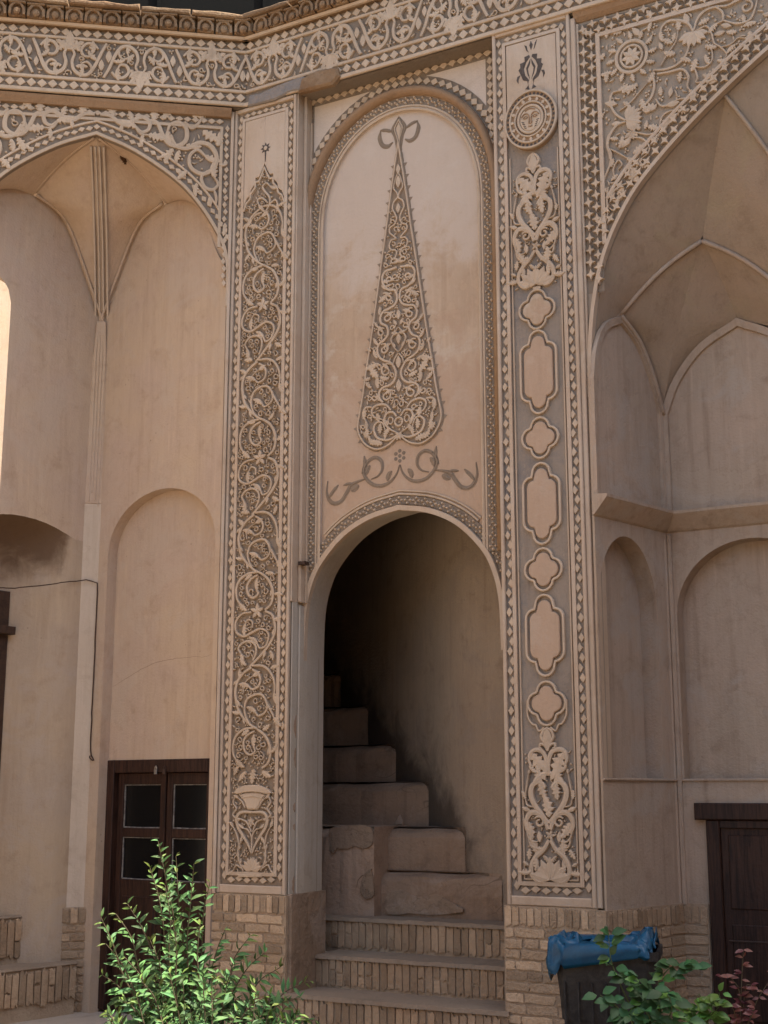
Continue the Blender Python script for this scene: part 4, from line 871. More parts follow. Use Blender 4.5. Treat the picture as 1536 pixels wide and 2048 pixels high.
# door arch: edge band, bead band, fillets, soffit
b = MB(); b.sweep(door_arch, [(-.004, CR - .01), (-.004, CR + .03), (.03, CR + .034), (.036, CR)]); b.obj('arch_edge', ts, m_panel)
db = [p for p in offset(door_arch, .070) if p[1] > 3.02]
b = MB(); b.sweep(db, [(-.030, CR), (-.030, CR + .012), (.030, CR + .012), (.030, CR)]); b.obj('bead_ground', ts, m_ground)
b = MB(); beads(b, db, .067, .0195, CR + .012); b.obj('bead_band', ts, m_stucco, kind='stuff')
f1 = [p for p in offset(door_arch, .112) if abs(p[0] - BAYC) < ih - .005]; f2 = [p for p in offset(door_arch, .135) if abs(p[0] - BAYC) < ih - .005]
b = MB(); b.ribbon(f1, .008, CR, .02); b.ribbon(f2, .006, CR, .012); b.obj('arch_fillet', ts, m_stucco)
BD = -.47
back = [(BAYC + (u - BAYC) * 1.04, z + .035) for u, z in door_arch]
b = MB(); n_ = len(door_arch)
fr_ = [(door_arch[0][0], .35)] + door_arch + [(door_arch[-1][0], .35)]; bk_ = [(back[0][0] - .0, .35)] + back + [(back[-1][0], .35)]
b.grid([[(fr_[i][0] + (bk_[i][0] - fr_[i][0]) * k / 3, fr_[i][1] + (bk_[i][1] - fr_[i][1]) * k / 3, CR - .01 + (BD - CR) * k / 3) for k in range(4)] for i in range(len(fr_))]); b.obj('arch_soffit', ts, m_white, smooth=True)
# left reveal: stepped mouldings above, whitewashed below
b = MB(); b.box(.462, .474, 2.95, 6.80, -.19, -.012, .003); b.box(.474, .500, 2.95, 6.80, -.19, -.085, .008); b.box(.500, .512, 2.95, 6.6, -.19, -.14, .004); b.obj('reveal_moulding', ts, m_panel)
b = MB(); b.box(.462, .472, .99, 2.95, -.20, -.03, .004); b.box(.472, .486, .99, 2.93, -.20, -.10, .010); b.obj('whitewashed_reveal', ts, m_white)
b = MB(); b.box(.46, .50, .35, .99, -.46, -.02, .012); b.obj('broken_base', ts, m_base)
for y0_, y1_ in ((1428, 1475), (1495, 1535), (1605, 1625), (1648, 1662), (1755, 1790)):
    za_, zb_ = C.uv(603, y0_, -.03)[1], C.uv(603, y1_, -.03)[1]; b = MB(); n_ = 7
    lf_ = [(.4715 + 0 * k, zb_ + (za_ - zb_) * k / n_) for k in range(n_ + 1)]
    b.grid([[(.4722, z, -.098), (.4722 + rng.uniform(.0, .001), z, -.098 + .008 + .03 * math.sin(math.pi * k / n_) * rng.uniform(.5, 1))] for k, (u, z) in enumerate(lf_)]); b.obj('chip', ts, m_stair)
b = MB(); p = C.uv(600, 1127, -.08); b.box(p[0] - .005, p[0] + .05, p[1] - .012, p[1] + .012, -.12, -.06, .003); b.obj('pipe_stub', ts, m_wood2)
# cypress
ty = lambda y: C.uv(796, y, CR)[1]; tx = lambda y: C.uv(797, y, CR)[0] - C.uv(796, y, CR)[0]; CC = 1.232
cm = lambda dx, y: (CC + dx * tx(y), ty(y))
OUT = [(0, 286), (1.5, 298), (4, 314), (10, 353), (14.5, 384), (19, 415), (24, 454), (30, 493), (41, 570), (50, 633), (58, 687), (64.5, 726), (74, 789), (82, 832), (83, 849), (77, 867), (64, 884), (43, 894), (22, 889), (8, 878), (0, 870)]
co = cr([cm(*p) for p in OUT], 4)
full = co + [(2 * CC - u, z) for u, z in co[::-1][1:-1]]
b = MB()
grow = []; P_ = resample(co, .0155)
for i, p in enumerate(P_):
    q0_ = P_[max(i - 1, 0)]; q1_ = P_[min(i + 1, len(P_) - 1)]; t_ = np.array(q1_) - np.array(q0_); t_ = t_ / (np.linalg.norm(t_) + 1e-9); nn = np.array([-t_[1], t_[0]])
    k = .017 + (.024 if i % 6 == 0 and 6 < i < len(P_) - 22 else 0) - (.006 if i % 6 == 5 else 0)
    if i == len(P_) - 1: grow.append((CC, p[1] - .03)); continue
    grow.append(tuple(np.array(p) + nn * k + (t_ * -.006 if i % 6 == 0 else 0)))
grow = [(max(u, CC + .001), z) for u, z in grow]
fullg = grow + [(2 * CC - u, z) for u, z in grow[::-1]]
b.poly(fullg, CR - .004, CR + .0025); cyp = b.obj('cypress', ts, m_cground)
rl = Relief(C, CR + .0025, cyp, .018, LF, None, 1.15, 1.5)
rl.b.ribbon(full, .0065, CR + .0025, .018, closed=True)
z6 = lambda x, y: cm((x - 737) / 6.4, 500 + y / 6.4); z5 = lambda x, y: cm((x - 737) / 6.4, 220 + y / 6.4); z4 = lambda x, y: cm((x - 742) / 4.8, 780 + y / 4.8)
rl.tr = z6
rl.stem([(760, 230), (830, 240), (900, 250), (940, 310), (940, 390), (900, 460), (850, 500), (790, 510), (760, 560), (755, 640), (790, 710), (860, 740), (930, 760), (970, 830), (960, 910), (900, 950), (870, 1010), (880, 1080), (920, 1130), (980, 1170), (1010, 1240), (990, 1330), (930, 1390), (850, 1430), (800, 1490), (770, 1580), (790, 1670), (850, 1720), (930, 1740), (985, 1790), (985, 1870), (940, 1930)], .0072, None, mirror=CC, t0=1, t1=1)
for x, y, r_, a_, tn in ((850, 370, .030, -60, .9), (850, 600, .034, 120, -.95), (885, 850, .042, 60, 1.0), (955, 1030, .036, 130, -.95), (925, 1250, .044, 60, 1.), (890, 1530, .055, 130, -.95), (900, 1850, .05, 60, 1.), (800, 150, .033, 200, -.8), (1075, 1440, .028, 90, 1.), (1050, 1850, .03, 120, 1)): rl.curl((x, y), r_, a_, tn, .0062, True, mirror=CC, big=.045)
for x, y, a, s_, k in ((880, 480, 10, .04, 'half'), (900, 560, -50, .05, 'lobe'), (980, 800, 70, .04, 'half'), (1000, 950, 30, .035, 'half'), (1000, 1180, 30, .045, 'half'), (1010, 1350, 40, .05, 'half'), (1030, 1420, -30, .06, 'lobe'), (1000, 1600, 40, .07, 'lobe'), (1000, 1740, 60, .06, 'half'), (780, 1250, 60, .03, 'tear'), (830, 1060, 190, .04, 'tear'), (760, 970, 60, .035, 'tear'), (1090, 1250, 40, .03, 'tear'), (1100, 1590, -20, .04, 'lobe'), (1090, 1720, 20, .045, 'half'), (870, 1640, 10, .05, 'lobe')): rl.leaf((x, y), a, s_, k, mirror=CC)
for y, s_ in ((860, .05), (1170, .055), (1480, .06), (1780, .06)): rl.leaf((737, y + 40), 90, s_, 'tear')
rl.stem([(742, 1000), (800, 1080), (830, 1150), (790, 1250), (740, 1310)], .006, None, mirror=CC); rl.stem([(740, 1330), (690 + 2 * 47, 1400), (800, 1460)], .006, None, mirror=CC)
rl.tr = z5
rl.stem([(740, 820), (772, 900), (795, 1000), (755, 1070), (742, 1130), (790, 1180), (812, 1260), (780, 1330), (757, 1400), (785, 1470), (840, 1500), (848, 1560), (800, 1610), (770, 1650), (825, 1660), (855, 1720), (830, 1780), (772, 1800), (760, 1850), (790, 1920)], .0052, None, mirror=CC, t0=.6, t1=1)
rl.curl((815, 1430), .02, 200, -.9, .0045, False, mirror=CC); rl.curl((800, 1720), .02, 60, .9, .0045, False, mirror=CC); rl.leaf((737, 1330), 90, .05, 'tear'); rl.leaf((737, 1000), 90, .06, 'tear'); rl.leaf((737, 830), 90, .05, 'tear')
rl.tr = z4
for pts in ([(760, 440), (830, 470), (900, 460), (960, 420), (985, 340), (950, 290), (900, 300), (870, 370)], [(820, 190), (870, 130), (950, 120), (1000, 160), (980, 230), (900, 270)], [(1000, 130), (1060, 130), (1090, 190), (1060, 260)], [(760, 260), (800, 210), (860, 220), (880, 300), (830, 370), (770, 410)]): rl.stem(pts, .0075, 'half', mirror=CC, big=.045)
rl.ring((742, 310), .03, .007); rl.ring((820, 290), .024, .005, mirror=CC, ax=.8)
for x, y, a, s_ in ((920, 400, 80, .05), (1050, 330, 260, .05), (950, 200, 250, .05), (1020, 430, 30, .05), (1080, 240, 90, .045), (900, 500, 10, .06), (980, 500, 40, .05), (860, 420, 100, .04)): rl.leaf((x, y), a, s_, 'lobe', mirror=CC)
def in_cyp(u, z):
    dx = abs(u - CC); zs_ = [p[1] for p in co]; k = int(np.argmin(zs_))
    if z < ty(868): return False
    w_ = float(np.interp(-z, [-p[1] for p in co[:60]], [p[0] - CC for p in co[:60]])) ; return dx < w_ - .018
rl.tracery(in_cyp, CC - .3, CC + .3, ty(880), ty(420), 2500, .016, .03, .0048); rl.fill(in_cyp, CC - .3, CC + .3, ty(880), ty(420), 1500, .0165, .0055, .9); rl.done('scroll_carving')
# finial, rosette and base scrolls, cut into the plaster
b = MB(); b_r, b_l = MB(), MB(); d_ = CR + .0022
def inc(pts, w, mirror=True, t0=.3, t1=.3, f=z4):
    w = w * 1.3
    q = cr([f(*p) for p in pts], 6)
    for m_ in ((0, 1) if mirror else (0,)):
        b = b_l if m_ else b_r
        qq = [(2 * CC - u, z) for u, z in q] if m_ else q; n = len(qq); b.ribbon(qq, w * .42, d_, .004, .2, .2); b.sweep(qq, [(-1, CR - .002), (-1, d_ + .0006 * m_), (1, d_ + .0006 * m_), (1, CR - .002)], False, [(max(.001, w * min(1, t0 + 3 * i / n, t1 + 3 * (n - 1 - i) / n)),) * 2 for i in range(n)])
inc([(745, 720), (770, 800), (830, 870), (910, 900), (1000, 880), (1070, 810), (1092, 730), (1050, 650), (980, 620), (920, 660), (910, 740), (950, 800), (1020, 825)], .0105)
inc([(1075, 815), (1150, 832), (1220, 862), (1262, 930), (1315, 1000), (1380, 1020), (1432, 985), (1462, 905), (1452, 790)], .0115); inc([(1445, 960), (1400, 900), (1345, 840)], .010); inc([(1110, 760), (1080, 680), (1088, 590)], .011)
inc([(1140, 870), (1180, 890), (1215, 920)], .018); inc([(860, 860), (850, 810), (820, 770)], .014); inc([(1030, 690), (1060, 730), (1070, 780)], .014); inc([(1200, 850), (1240, 842), (1295, 850)], .008)
for k in range(7):
    a = k * 60; c_ = z4(742, 635); rr = 0 if k == 6 else .036
    b.poly([(c_[0] + rr * math.cos(R(a + 30)) + .0135 * math.cos(R(t)), c_[1] + rr * math.sin(R(a + 30)) + .014 * math.sin(R(t))) for t in range(0, 360, 45)], CR - .002, d_)
inc([(820, 262), (900, 222), (978, 205)], .010, f=z5); inc([(972, 215), (985, 300), (950, 400), (880, 435), (815, 398)], .013, f=z5); inc([(738, 92), (790, 180), (815, 250), (780, 340), (765, 430), (760, 560)], .010, f=z5)
b.obj('incised_rosette', cyp, m_ground); b_r.obj('incised_scroll', cyp, m_tground, kind='stuff'); b_l.obj('incised_scroll', cyp, m_tground, kind='stuff')
b = MB()
for sg in (1, -1): b.ribbon(cr([(CC + sg * (z5(x, y)[0] - CC), z5(x, y)[1]) for x, y in ((738, 135), (765, 190), (788, 240), (770, 310), (748, 390), (742, 480))], 4), .0045, CR + .002, .010)
b.poly([z5(*p) for p in ((738, 165), (770, 250), (738, 400), (706, 250))], CR + .001, CR + .008, .002); b.obj('finial', cyp, m_stucco)
# ================================================================= staircase and its shaft
st = thing('staircase', 'worn stair of brick and plaster steps turning up into the dark arched opening', 'staircase', C.M)
def pt_u(px, py, d): return C.uv(px, py, d)[0]
wallp = [(2.02, BD), (1.98, -.70), (1.80, -.86), (pt_u(932, 1652, -1.02), -1.02), (pt_u(857, 1563, -1.35), -1.35), (pt_u(792, 1491, -1.7), -1.7), (pt_u(737, 1412, -2.1), -2.1), (pt_u(655, 1340, -2.8), -2.8), (pt_u(600, 1300, -3.4), -3.4)]
wl = cr(wallp, 5)
zst = lambda d: float(np.interp(-d, [.47, .915, 1.02, 1.35, 1.7, 2.1, 2.55, 3.4], [.8, .95, 1.25, 1.55, 1.85, 2.2, 2.5, 3.2]))
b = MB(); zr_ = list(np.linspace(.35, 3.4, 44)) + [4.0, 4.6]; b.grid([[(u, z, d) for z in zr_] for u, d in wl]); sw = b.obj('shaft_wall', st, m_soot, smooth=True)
at = sw.data.attributes.new('soot_and_dark', 'FLOAT', 'POINT'); vals = []
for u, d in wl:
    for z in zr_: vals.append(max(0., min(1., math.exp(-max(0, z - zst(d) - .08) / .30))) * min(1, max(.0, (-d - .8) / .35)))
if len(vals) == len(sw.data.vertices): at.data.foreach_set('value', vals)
b = MB(); b.quad((-1.5, .3, -3.4), (-1.5, 4.6, -3.4), (wl[-1][0], 4.6, -3.4), (wl[-1][0], .3, -3.4)); b.quad((-1.5, .3, -.50), (-1.5, 4.6, -.50), (-1.5, 4.6, -3.4), (-1.5, .3, -3.4))
b.quad((-1.5, 4.6, -.45), (2.2, 4.6, -.45), (2.2, 4.6, -3.4), (-1.5, 4.6, -3.4)); b.quad((-1.5, .3, BD - .012), (back[0][0], .3, BD - .012), (back[0][0], 4.6, BD - .012), (-1.5, 4.6, BD - .012))
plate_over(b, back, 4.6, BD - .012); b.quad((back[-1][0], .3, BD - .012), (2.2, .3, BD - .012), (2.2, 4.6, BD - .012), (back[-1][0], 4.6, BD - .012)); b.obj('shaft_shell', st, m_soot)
def ud_prism(pts, z0, z1, name, mat, bow=.03):               # worn step: broken, rounded nosing along its front (first edge)
    (ua, da_), (ub, db_) = pts[0], pts[1]; n = 18; b = MB()
    fr = [(ua + (ub - ua) * i / n, da_ + (db_ - da_) * i / n) for i in range(n + 1)]; wob = [rng.uniform(-.009, .009) * (1 if bow else .15) + bow * math.sin(math.pi * i / n) for i in range(n + 1)]
    dip = [-.018 * math.sin(math.pi * min(1, i / n)) + rng.uniform(-.012, .003) for i in range(n + 1)]
    rows = [[(u, z0, d + w) for (u, d), w in zip(fr, wob)], [(u, z0 + (z1 - z0) * .5, d + w * 1.5 + rng.uniform(-.004, .004)) for (u, d), w in zip(fr, wob)], [(u, z1 - .075, d + w + rng.uniform(-.006, .008)) for (u, d), w in zip(fr, wob)], [(u, z1 - .028 + k, d - .014 + w + rng.uniform(-.022, .006)) for (u, d), w, k in zip(fr, wob, dip)], [(u, z1 - .004 + k, d - .07 + w) for (u, d), w, k in zip(fr, wob, dip)], [(u, z1, d - .25) for u, d in fr]]
    b.grid(rows); rest = pts[1:] + pts[:1]; lo = [b.P(u, z0, d) for u, d in rest]; hi = [b.P(u, z1 - .002, d) for u, d in rest]
    for i in range(len(rest) - 1): b.f.append((lo[i], lo[i + 1], hi[i + 1], hi[i]))
    b.f.append(tuple(b.P(u, z1 - .004, d - .06 if k < 2 else d) for k, (u, d) in enumerate(pts))); return b.obj(name, st, mat, smooth=False)
def wall_from(d0):
    q = [(u, d) for u, d in wl if d < d0 - .01]; u0 = float(np.interp(-d0, [-d for u, d in wl], [u for u, d in wl])); return [(u0, d0)] + q
ZS_ = [.372, .582, .80]; DS_ = [.015, -.34, -.66]
for k in range(3):
    z1, d1 = ZS_[k], DS_[k]; z0 = ZS_[k - 1] if k else GZ; u0, u1 = ((.30, 2.075), (.485, 2.0), (.25, 2.0))[k]
    b = MB(); b.box(u0 + .004, u1, z0 - .02, z1 - .022, -1.3, d1 - .002); step = b.obj('brick_step', st, m_mortar)
    b = MB(); n_ = 26; fr = [(u0 + (u1 - u0) * i / n_, d1 + .022 + rng.uniform(-.008, .006)) for i in range(n_ + 1)]
    lo = [b.P(u, z1 - .026, d) for u, d in fr]; hi = [b.P(u, z1 + rng.uniform(-.004, .002), d - .008) for u, d in fr]; bk = [b.P(u, z1, -1.3) for u, d in fr]
    for i in range(n_): b.f.append((lo[i], lo[i + 1], hi[i + 1], hi[i])); b.f.append((hi[i], hi[i + 1], bk[i + 1], bk[i]))
    b.obj('tread', step, m_tread); soldiers(step, C, u0 + .01, u1, z0 + .012, z1 - .024, d1 - .004, True, .056, .014, .3)
ud_prism([(.05, -.80), (pt_u(748, 1740, -.80), -.80), (pt_u(748, 1740, -.80) + .01, -1.3), (.05, -1.3)], .78, 1.415, 'plaster_block', m_stair, 0.)
for z0, z1, d0 in ((.79, 1.112, -.915), (1.10, 1.412, -1.02), (1.40, 1.735, -1.35), (1.72, 2.03, -1.7), (2.02, 2.37, -2.1), (2.36, 2.70, -2.55)):
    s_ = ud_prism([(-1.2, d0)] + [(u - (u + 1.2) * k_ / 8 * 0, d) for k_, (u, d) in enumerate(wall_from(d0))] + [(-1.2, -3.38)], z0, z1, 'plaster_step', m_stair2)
def stair_patch(pp, d, mat, par=st):
    b = MB(); q = cr([C.uv(x + rng.uniform(-3, 3), y + rng.uniform(-3, 3), d) for x, y in pp], 3, True); q = [(u + rng.uniform(-.004, .004), z + rng.uniform(-.004, .004)) for u, z in q]; b.poly(q, d - .02, d + .0025, .0015); b.obj('plaster_patch', par, mat)
stair_patch(((660, 1658), (700, 1654), (744, 1657), (745, 1685), (728, 1697), (712, 1690), (694, 1700), (676, 1694), (664, 1706)), -.790, m_base)
stair_patch(((728, 1752), (744, 1740), (746, 1790), (730, 1800), (720, 1780)), -.790, m_base)
stair_patch(((775, 1792), (800, 1778), (835, 1792), (870, 1790), (905, 1806), (925, 1826), (880, 1830), (820, 1830), (776, 1828)), -.882, m_base)
b = MB(); p = C.uv(798, 1630, -1.33); b.poly([(p[0] - .03, 1.415), (p[0] + .035, 1.413), (p[0] + .03, 1.445), (p[0] + .008, 1.49), (p[0] - .006, 1.475), (p[0] - .025, 1.44)], -1.35, -1.32, .01)
tag(b.obj('plaster_lump', None, m_stair, C.M), 'small pale lump of fallen plaster on a stair tread', 'rubble')

# ================================================================= brick plinths
def plinth(name, label, segs, group='brick plinths'):
    t = thing(name, label, 'plinth', segs[0][0].M, group)
    for pl, u0, u1, z1, dark, d in segs:
        b = MB(); b.box(u0, u1, GZ, z1, d - .3, d); core = b.obj('mortar_bed', t, m_mortar, pl.M)
        soldiers(core, pl, u0 + .004, u1 - .004, z1 - .118, z1 - .006, d - .004, dark, .05, .012); courses(core, pl, u0 + .004, u1 - .004, GZ + .01, z1 - .125, d - .003, dark)
    return t
plinth('brick_plinth', 'brick plinth under the vase pilaster, behind the green bush', [(C, -.135, .475, .983, False, .004)])
b = None
SP = Plane(C.pt(.4765)[:2], 118.9 - 90)               # return into the stair opening
A1 = C.pt(2.70); W1 = Plane(A1[:2], 44.5); B1 = W1.pt(.81); W2 = Plane(B1[:2], 118.9)
plinth('brick_plinth', 'brick plinth under the sun-face pilaster, wrapping into the right recess', [(C, 2.045, 2.64, .983, False, .006), (W1, -.03, .80, .975, True, .012), (W2, 0., .165, .975, True, .014)])

# ================================================================= right arched recess
tr_ = thing('arched_recess', 'large vaulted plaster arch recess with ledge and blind arches, on the right', 'recess', C.M)
RC = 4.35; RD_ = -.05
fl_ = cr([(2.70, 4.0), (2.705, 4.42), (2.745, 4.76), (2.825, 5.06), (2.97, 5.34), (3.149, 5.56), (3.487, 5.86), (3.93, 6.18), (RC, 6.42)], 6)
archR = fl_ + [(2 * RC - u, z) for u, z in fl_[::-1][1:]]
b = MB(); plate_over(b, archR, 6.83, RD_); sheet(b, 2.62, 2.70, .97, 6.83, RD_); sheet(b, 2 * RC - 2.70, 6.4, GZ, 6.83, RD_)
edge_strip(b, [(2.70, .97)] + archR + [(2 * RC - 2.70, .97)], RD_, RD_ - .05); sp = b.obj('spandrel_wall', tr_, m_lground)
b = MB(); b.sweep([(2.70, .975), (2.70, 3.99)] + archR, [(-.002, RD_ - .03), (-.002, RD_ + .024), (.022, RD_ + .026), (.026, RD_)]); b.obj('arch_edge', sp, m_panel)
b = MB(); b.box(2.634, 2.668, .985, 6.76, -.2, -.012, .006); b.box(2.668, 2.690, .985, 4.1, -.2, -.035, .006); b.box(2.668, 2.685, 4.1, 6.72, -.2, -.03, .006); b.obj('corner_strip', sp, m_panel)
b = MB(); b.sweep([(2.66, 6.76), (6.3, 6.76)], [(-.03, RD_), (-.03, RD_ + .01), (-.005, RD_ + .035), (.03, RD_ + .052), (.04, RD_ + .052)]); b.obj('brown_moulding', sp, m_brown)
b = MB(); zs0 = C.uv(1204, 520, RD_)[1]
b.sweep([(2.818, zs0 + .1), (2.818, 6.595), (4.6, 6.595)][::-1], [(-.014, RD_), (-.014, RD_ + .022), (.014, RD_ + .022), (.014, RD_)]); b.obj('inner_frame', sp, m_panel)
ro = [p for p in offset(archR, .150) if 2.835 < p[0] < 4.6 and p[1] < 6.57]
b = MB(); b.ribbon(ro, .014, RD_, .022); b.obj('arch_fillet', sp, m_panel)
def stars(path, pitch, w, sc):
    P = resample(path, pitch)
    for i in range(len(P) - 1):
        dx, dz = P[i + 1][0] - P[i][0], P[i + 1][1] - P[i][1]; l = math.hypot(dx, dz); a = math.degrees(math.atan2(dz, dx)) - 90
        for sgn, f in ((-1, .25), (1, .75)):
            u = P[i][0] + dx * f - dz / l * w * sgn; z = P[i][1] + dz * f + dx / l * w * sgn
            place('star', STAR, sp, C, u, z, RD_, a + rng.uniform(-6, 6), sc * 1.08 * rng.uniform(.92, 1.06), sc * 1.25 * rng.uniform(.94, 1.06), .09)
b = MB()
b.sweep([(2.747, 4.80), (2.747, 6.71)], [(-.055, RD_), (-.055, RD_ + .002), (.055, RD_ + .002), (.055, RD_)]); b.sweep([(2.80, 6.665), (4.6, 6.665)], [(-.055, RD_), (-.055, RD_ + .0026), (.05, RD_ + .0026), (.05, RD_)])
b.sweep([p for p in offset(archR, .082) if p[1] > 4.9 and p[0] < 4.4], [(-.055, RD_), (-.055, RD_ + .0034), (.055, RD_ + .0034), (.055, RD_)]); b.obj('star_ground', sp, m_ground)
stars([(2.747, 4.86), (2.747, 6.68)], .082, .027, .050)
stars([(2.72, 6.66), (4.5, 6.66)], .088, .027, .05)
stars([p for p in offset(archR, .088) if p[1] > 5.17 and p[0] < 4.4], .086, .028, .052)
# floral carving
z3 = zoom(C, RD_, 1136, 0, 3.84); z9 = zoom(C, RD_, 1150, 200, 3.98)
rl = Relief(C, RD_, sp, .020, LF, z3, 1.0, 1.2)
for pts, w, lf in (([(660, 545), (760, 540), (850, 500), (910, 430), (940, 340), (965, 260)], .0095, None), ([(965, 250), (930, 190), (860, 165), (780, 170), (730, 210), (715, 250)], .009, 'half'), ([(970, 240), (1000, 150), (1060, 90), (1140, 60), (1230, 50), (1290, 10)], .0095, 'lobe'), ([(1140, 60), (1190, 100), (1195, 160), (1150, 190)], .008, 'half'),
        ([(650, 570), (670, 650), (650, 740), (600, 810), (540, 860), (460, 930)], .0095, None), ([(450, 930), (380, 890), (340, 830), (330, 770), (350, 720), (390, 705)], .009, 'half'), ([(450, 940), (380, 970), (330, 1040), (310, 1120), (322, 1180), (330, 1230)], .009, None), ([(690, 575), (780, 560), (880, 540), (930, 590), (920, 670), (940, 700)], .009, 'lobe'), ([(680, 770), (720, 820), (790, 810), (850, 770), (920, 760)], .008, 'lobe'),
        ([(980, 250), (1070, 210), (1110, 270), (1130, 340), (1180, 370), (1220, 420), (1210, 460)], .006, 'half'), ([(1110, 380), (1110, 470), (1060, 520), (990, 520), (950, 480)], .006, 'half'), ([(1180, 370), (1250, 350), (1310, 300), (1360, 300)], .005, 'tear'), ([(1200, 165), (1300, 190), (1400, 160), (1440, 80), (1460, 0)], .008, 'half'), ([(700, 1000), (730, 900), (790, 860), (850, 860)], .006, 'lobe'), ([(460, 1010), (560, 1030), (640, 1040), (720, 990)], .006, 'lobe'),
        ([(720, 510), (760, 440), (830, 330), (850, 240)], .005, 'lobe'), ([(400, 860), (480, 800), (550, 720), (620, 640)], .005, 'lobe'), ([(960, 480), (1000, 600), (990, 640), (1060, 640)], .006, 'tear'), ([(1080, 60), (1180, 0), (1300, -60)], .008, None), ([(1230, 50), (1330, 0), (1420, -60)], .008, None), ([(560, 250), (640, 200), (640, 160)], .006, 'lobe')): rl.stem(pts, w, lf, big=.065)
rl.curl((1375, 60), .045, 90, -1.1, .007, False)
for x, y, n_, a0_, a1_, s_ in ((965, 255, 7, 200, 345, .085), (455, 930, 8, -60, 75, .09), (490, 1020, 4, 220, 320, .05), (640, 860, 5, 40, 160, .05)):
    for k in range(n_): rl.leaf((x, y), a0_ + (a1_ - a0_) * k / (n_ - 1), s_, 'tear')
for k in range(12):
    a = k * 30; u, z = z3(492, 440); rl.leaf((u + .115 * math.cos(R(a)), z + .125 * math.sin(R(a))), a, .05, 'lobe', True)
for r_, w_ in ((.112, .012), (.078, .008)): rl.ring((492, 440), r_, w_, ax=.93)
for k in range(8): rl.leaf((492, 440), k * 45 + 10, .058, 'tear')
rng_ = random.Random(3)
for x, y in ((300, 300), (340, 250), (290, 420), (300, 640), (340, 560), (640, 180), (740, 310), (830, 260), (730, 390), (830, 420), (990, 460), (1060, 430), (1150, 470), (1300, 250), (1400, 250), (1210, 250), (1290, 350), (1060, 360), (1040, 580), (870, 560), (800, 680), (720, 740), (420, 720), (430, 790), (570, 770), (540, 650), (480, 660), (860, 790), (790, 910), (290, 800), (280, 880), (340, 960), (620, 980), (560, 1000), (700, 1040), (490, 1060), (1450, 180), (1180, 200), (1090, 150), (900, 110), (780, 130), (430, 230), (560, 280), (1350, 120), (1500, 120)):
    rl.leaf((x, y), rng_.uniform(0, 360), rng_.uniform(.05, .075), rng_.choice(('lobe', 'half', 'tear', 'lobeb')))
rl.tr = z9
for pts, w, lf in (([(330, 220), (275, 290), (260, 370), (290, 430), (290, 510), (260, 580), (240, 640), (235, 690)], .008, None), ([(440, 310), (530, 310), (590, 360), (590, 420), (540, 470)], .006, 'half'), ([(290, 400), (350, 430), (420, 470)], .006, 'lobe'), ([(330, 640), (310, 560), (350, 490), (380, 520), (350, 560)], .006, None), ([(440, 660), (350, 700), (300, 760), (320, 810), (380, 790), (390, 740)], .0075, 'half'), ([(270, 700), (262, 800), (268, 900), (250, 980)], .007, 'tear'), ([(270, 860), (310, 880), (330, 840)], .005, 'tear')): rl.stem(pts, w, lf, big=.06)
for x, y, a, s_ in ((360, 390, 60, .07), (470, 430, 20, .09), (440, 520, 280, .12), (520, 520, -30, .06), (290, 540, 60, .05), (350, 600, 200, .05), (440, 640, 40, .06), (260, 740, 120, .05), (350, 320, 150, .05), (670, 290, 40, .05), (560, 240, 60, .05), (340, 760, 40, .05)): rl.leaf((x, y), a, s_, 'lobe')
def in_sp(u, z):
    if u < 2.845 or z > 6.57 or u > 4.25: return False
    return all((u - a) ** 2 + (z - b_) ** 2 > .165 ** 2 for a, b_ in fl_) and z > float(np.interp(u, [p[0] for p in fl_], [p[1] for p in fl_]))
rl.fill(in_sp, 2.84, 4.25, 4.9, 6.57, 1500, .02, .006, .8); rl.done('floral_carving')
# walls of the recess
LEDGE, ZB = 3.42, .966; LW1 = .81; LW2 = 1.09
zP = 4.725; zSr = W1.uv(1322, 800)[1]
t1 = cr([(0, 4.22), (.05, 4.45), (.16, 4.62), (.36, zP)], 5) + cr([(.36, zP), (.56, 4.60), (.72, zSr + .12), (LW1, zSr - .1)], 5)[1:]
t2 = cr([(0, zSr - .1), (.10, zSr + .13), (.28, 4.585), (.542, zP)], 5) + cr([(.542, zP), (.80, 4.585), (.99, zSr + .13), (LW2, zSr - .1)], 5)[1:]
def recess_wall(pl, top, ln, u_l, u_r, zc, za, zlow, extra=None):
    UPD = -.03                                         # upper field slightly set back
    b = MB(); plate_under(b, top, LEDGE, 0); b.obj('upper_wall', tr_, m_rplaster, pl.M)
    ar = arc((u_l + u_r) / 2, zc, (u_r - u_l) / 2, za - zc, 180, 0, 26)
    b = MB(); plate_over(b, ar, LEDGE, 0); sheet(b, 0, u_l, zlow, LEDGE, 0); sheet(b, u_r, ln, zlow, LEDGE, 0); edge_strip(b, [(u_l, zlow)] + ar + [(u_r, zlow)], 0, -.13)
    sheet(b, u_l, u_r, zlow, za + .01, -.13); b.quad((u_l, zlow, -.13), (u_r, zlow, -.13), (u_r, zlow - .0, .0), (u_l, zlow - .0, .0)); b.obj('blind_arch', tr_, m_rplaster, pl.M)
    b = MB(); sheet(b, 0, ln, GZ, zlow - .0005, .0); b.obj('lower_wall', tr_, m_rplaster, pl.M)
    b = MB(); b.sweep([(-.02, LEDGE), (ln + .02, LEDGE)], [(-.09, .0), (-.08, .018), (.015, .11), (.034, .113), (.045, .02), (.045, 0)]); b.obj('ledge', tr_, m_rplaster, pl.M)
    b = MB(); b.ribbon([(0, zlow), (ln, zlow)], .008, 0, .014); b.obj('string_course', tr_, m_rplaster, pl.M)
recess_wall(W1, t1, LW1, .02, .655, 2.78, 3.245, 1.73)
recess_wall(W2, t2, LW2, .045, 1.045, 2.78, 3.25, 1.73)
b = MB(); sheet(b, LW2, 2.9, GZ, 6.2, .0); b.obj('rear_wall', tr_, m_rplaster, W2.M)
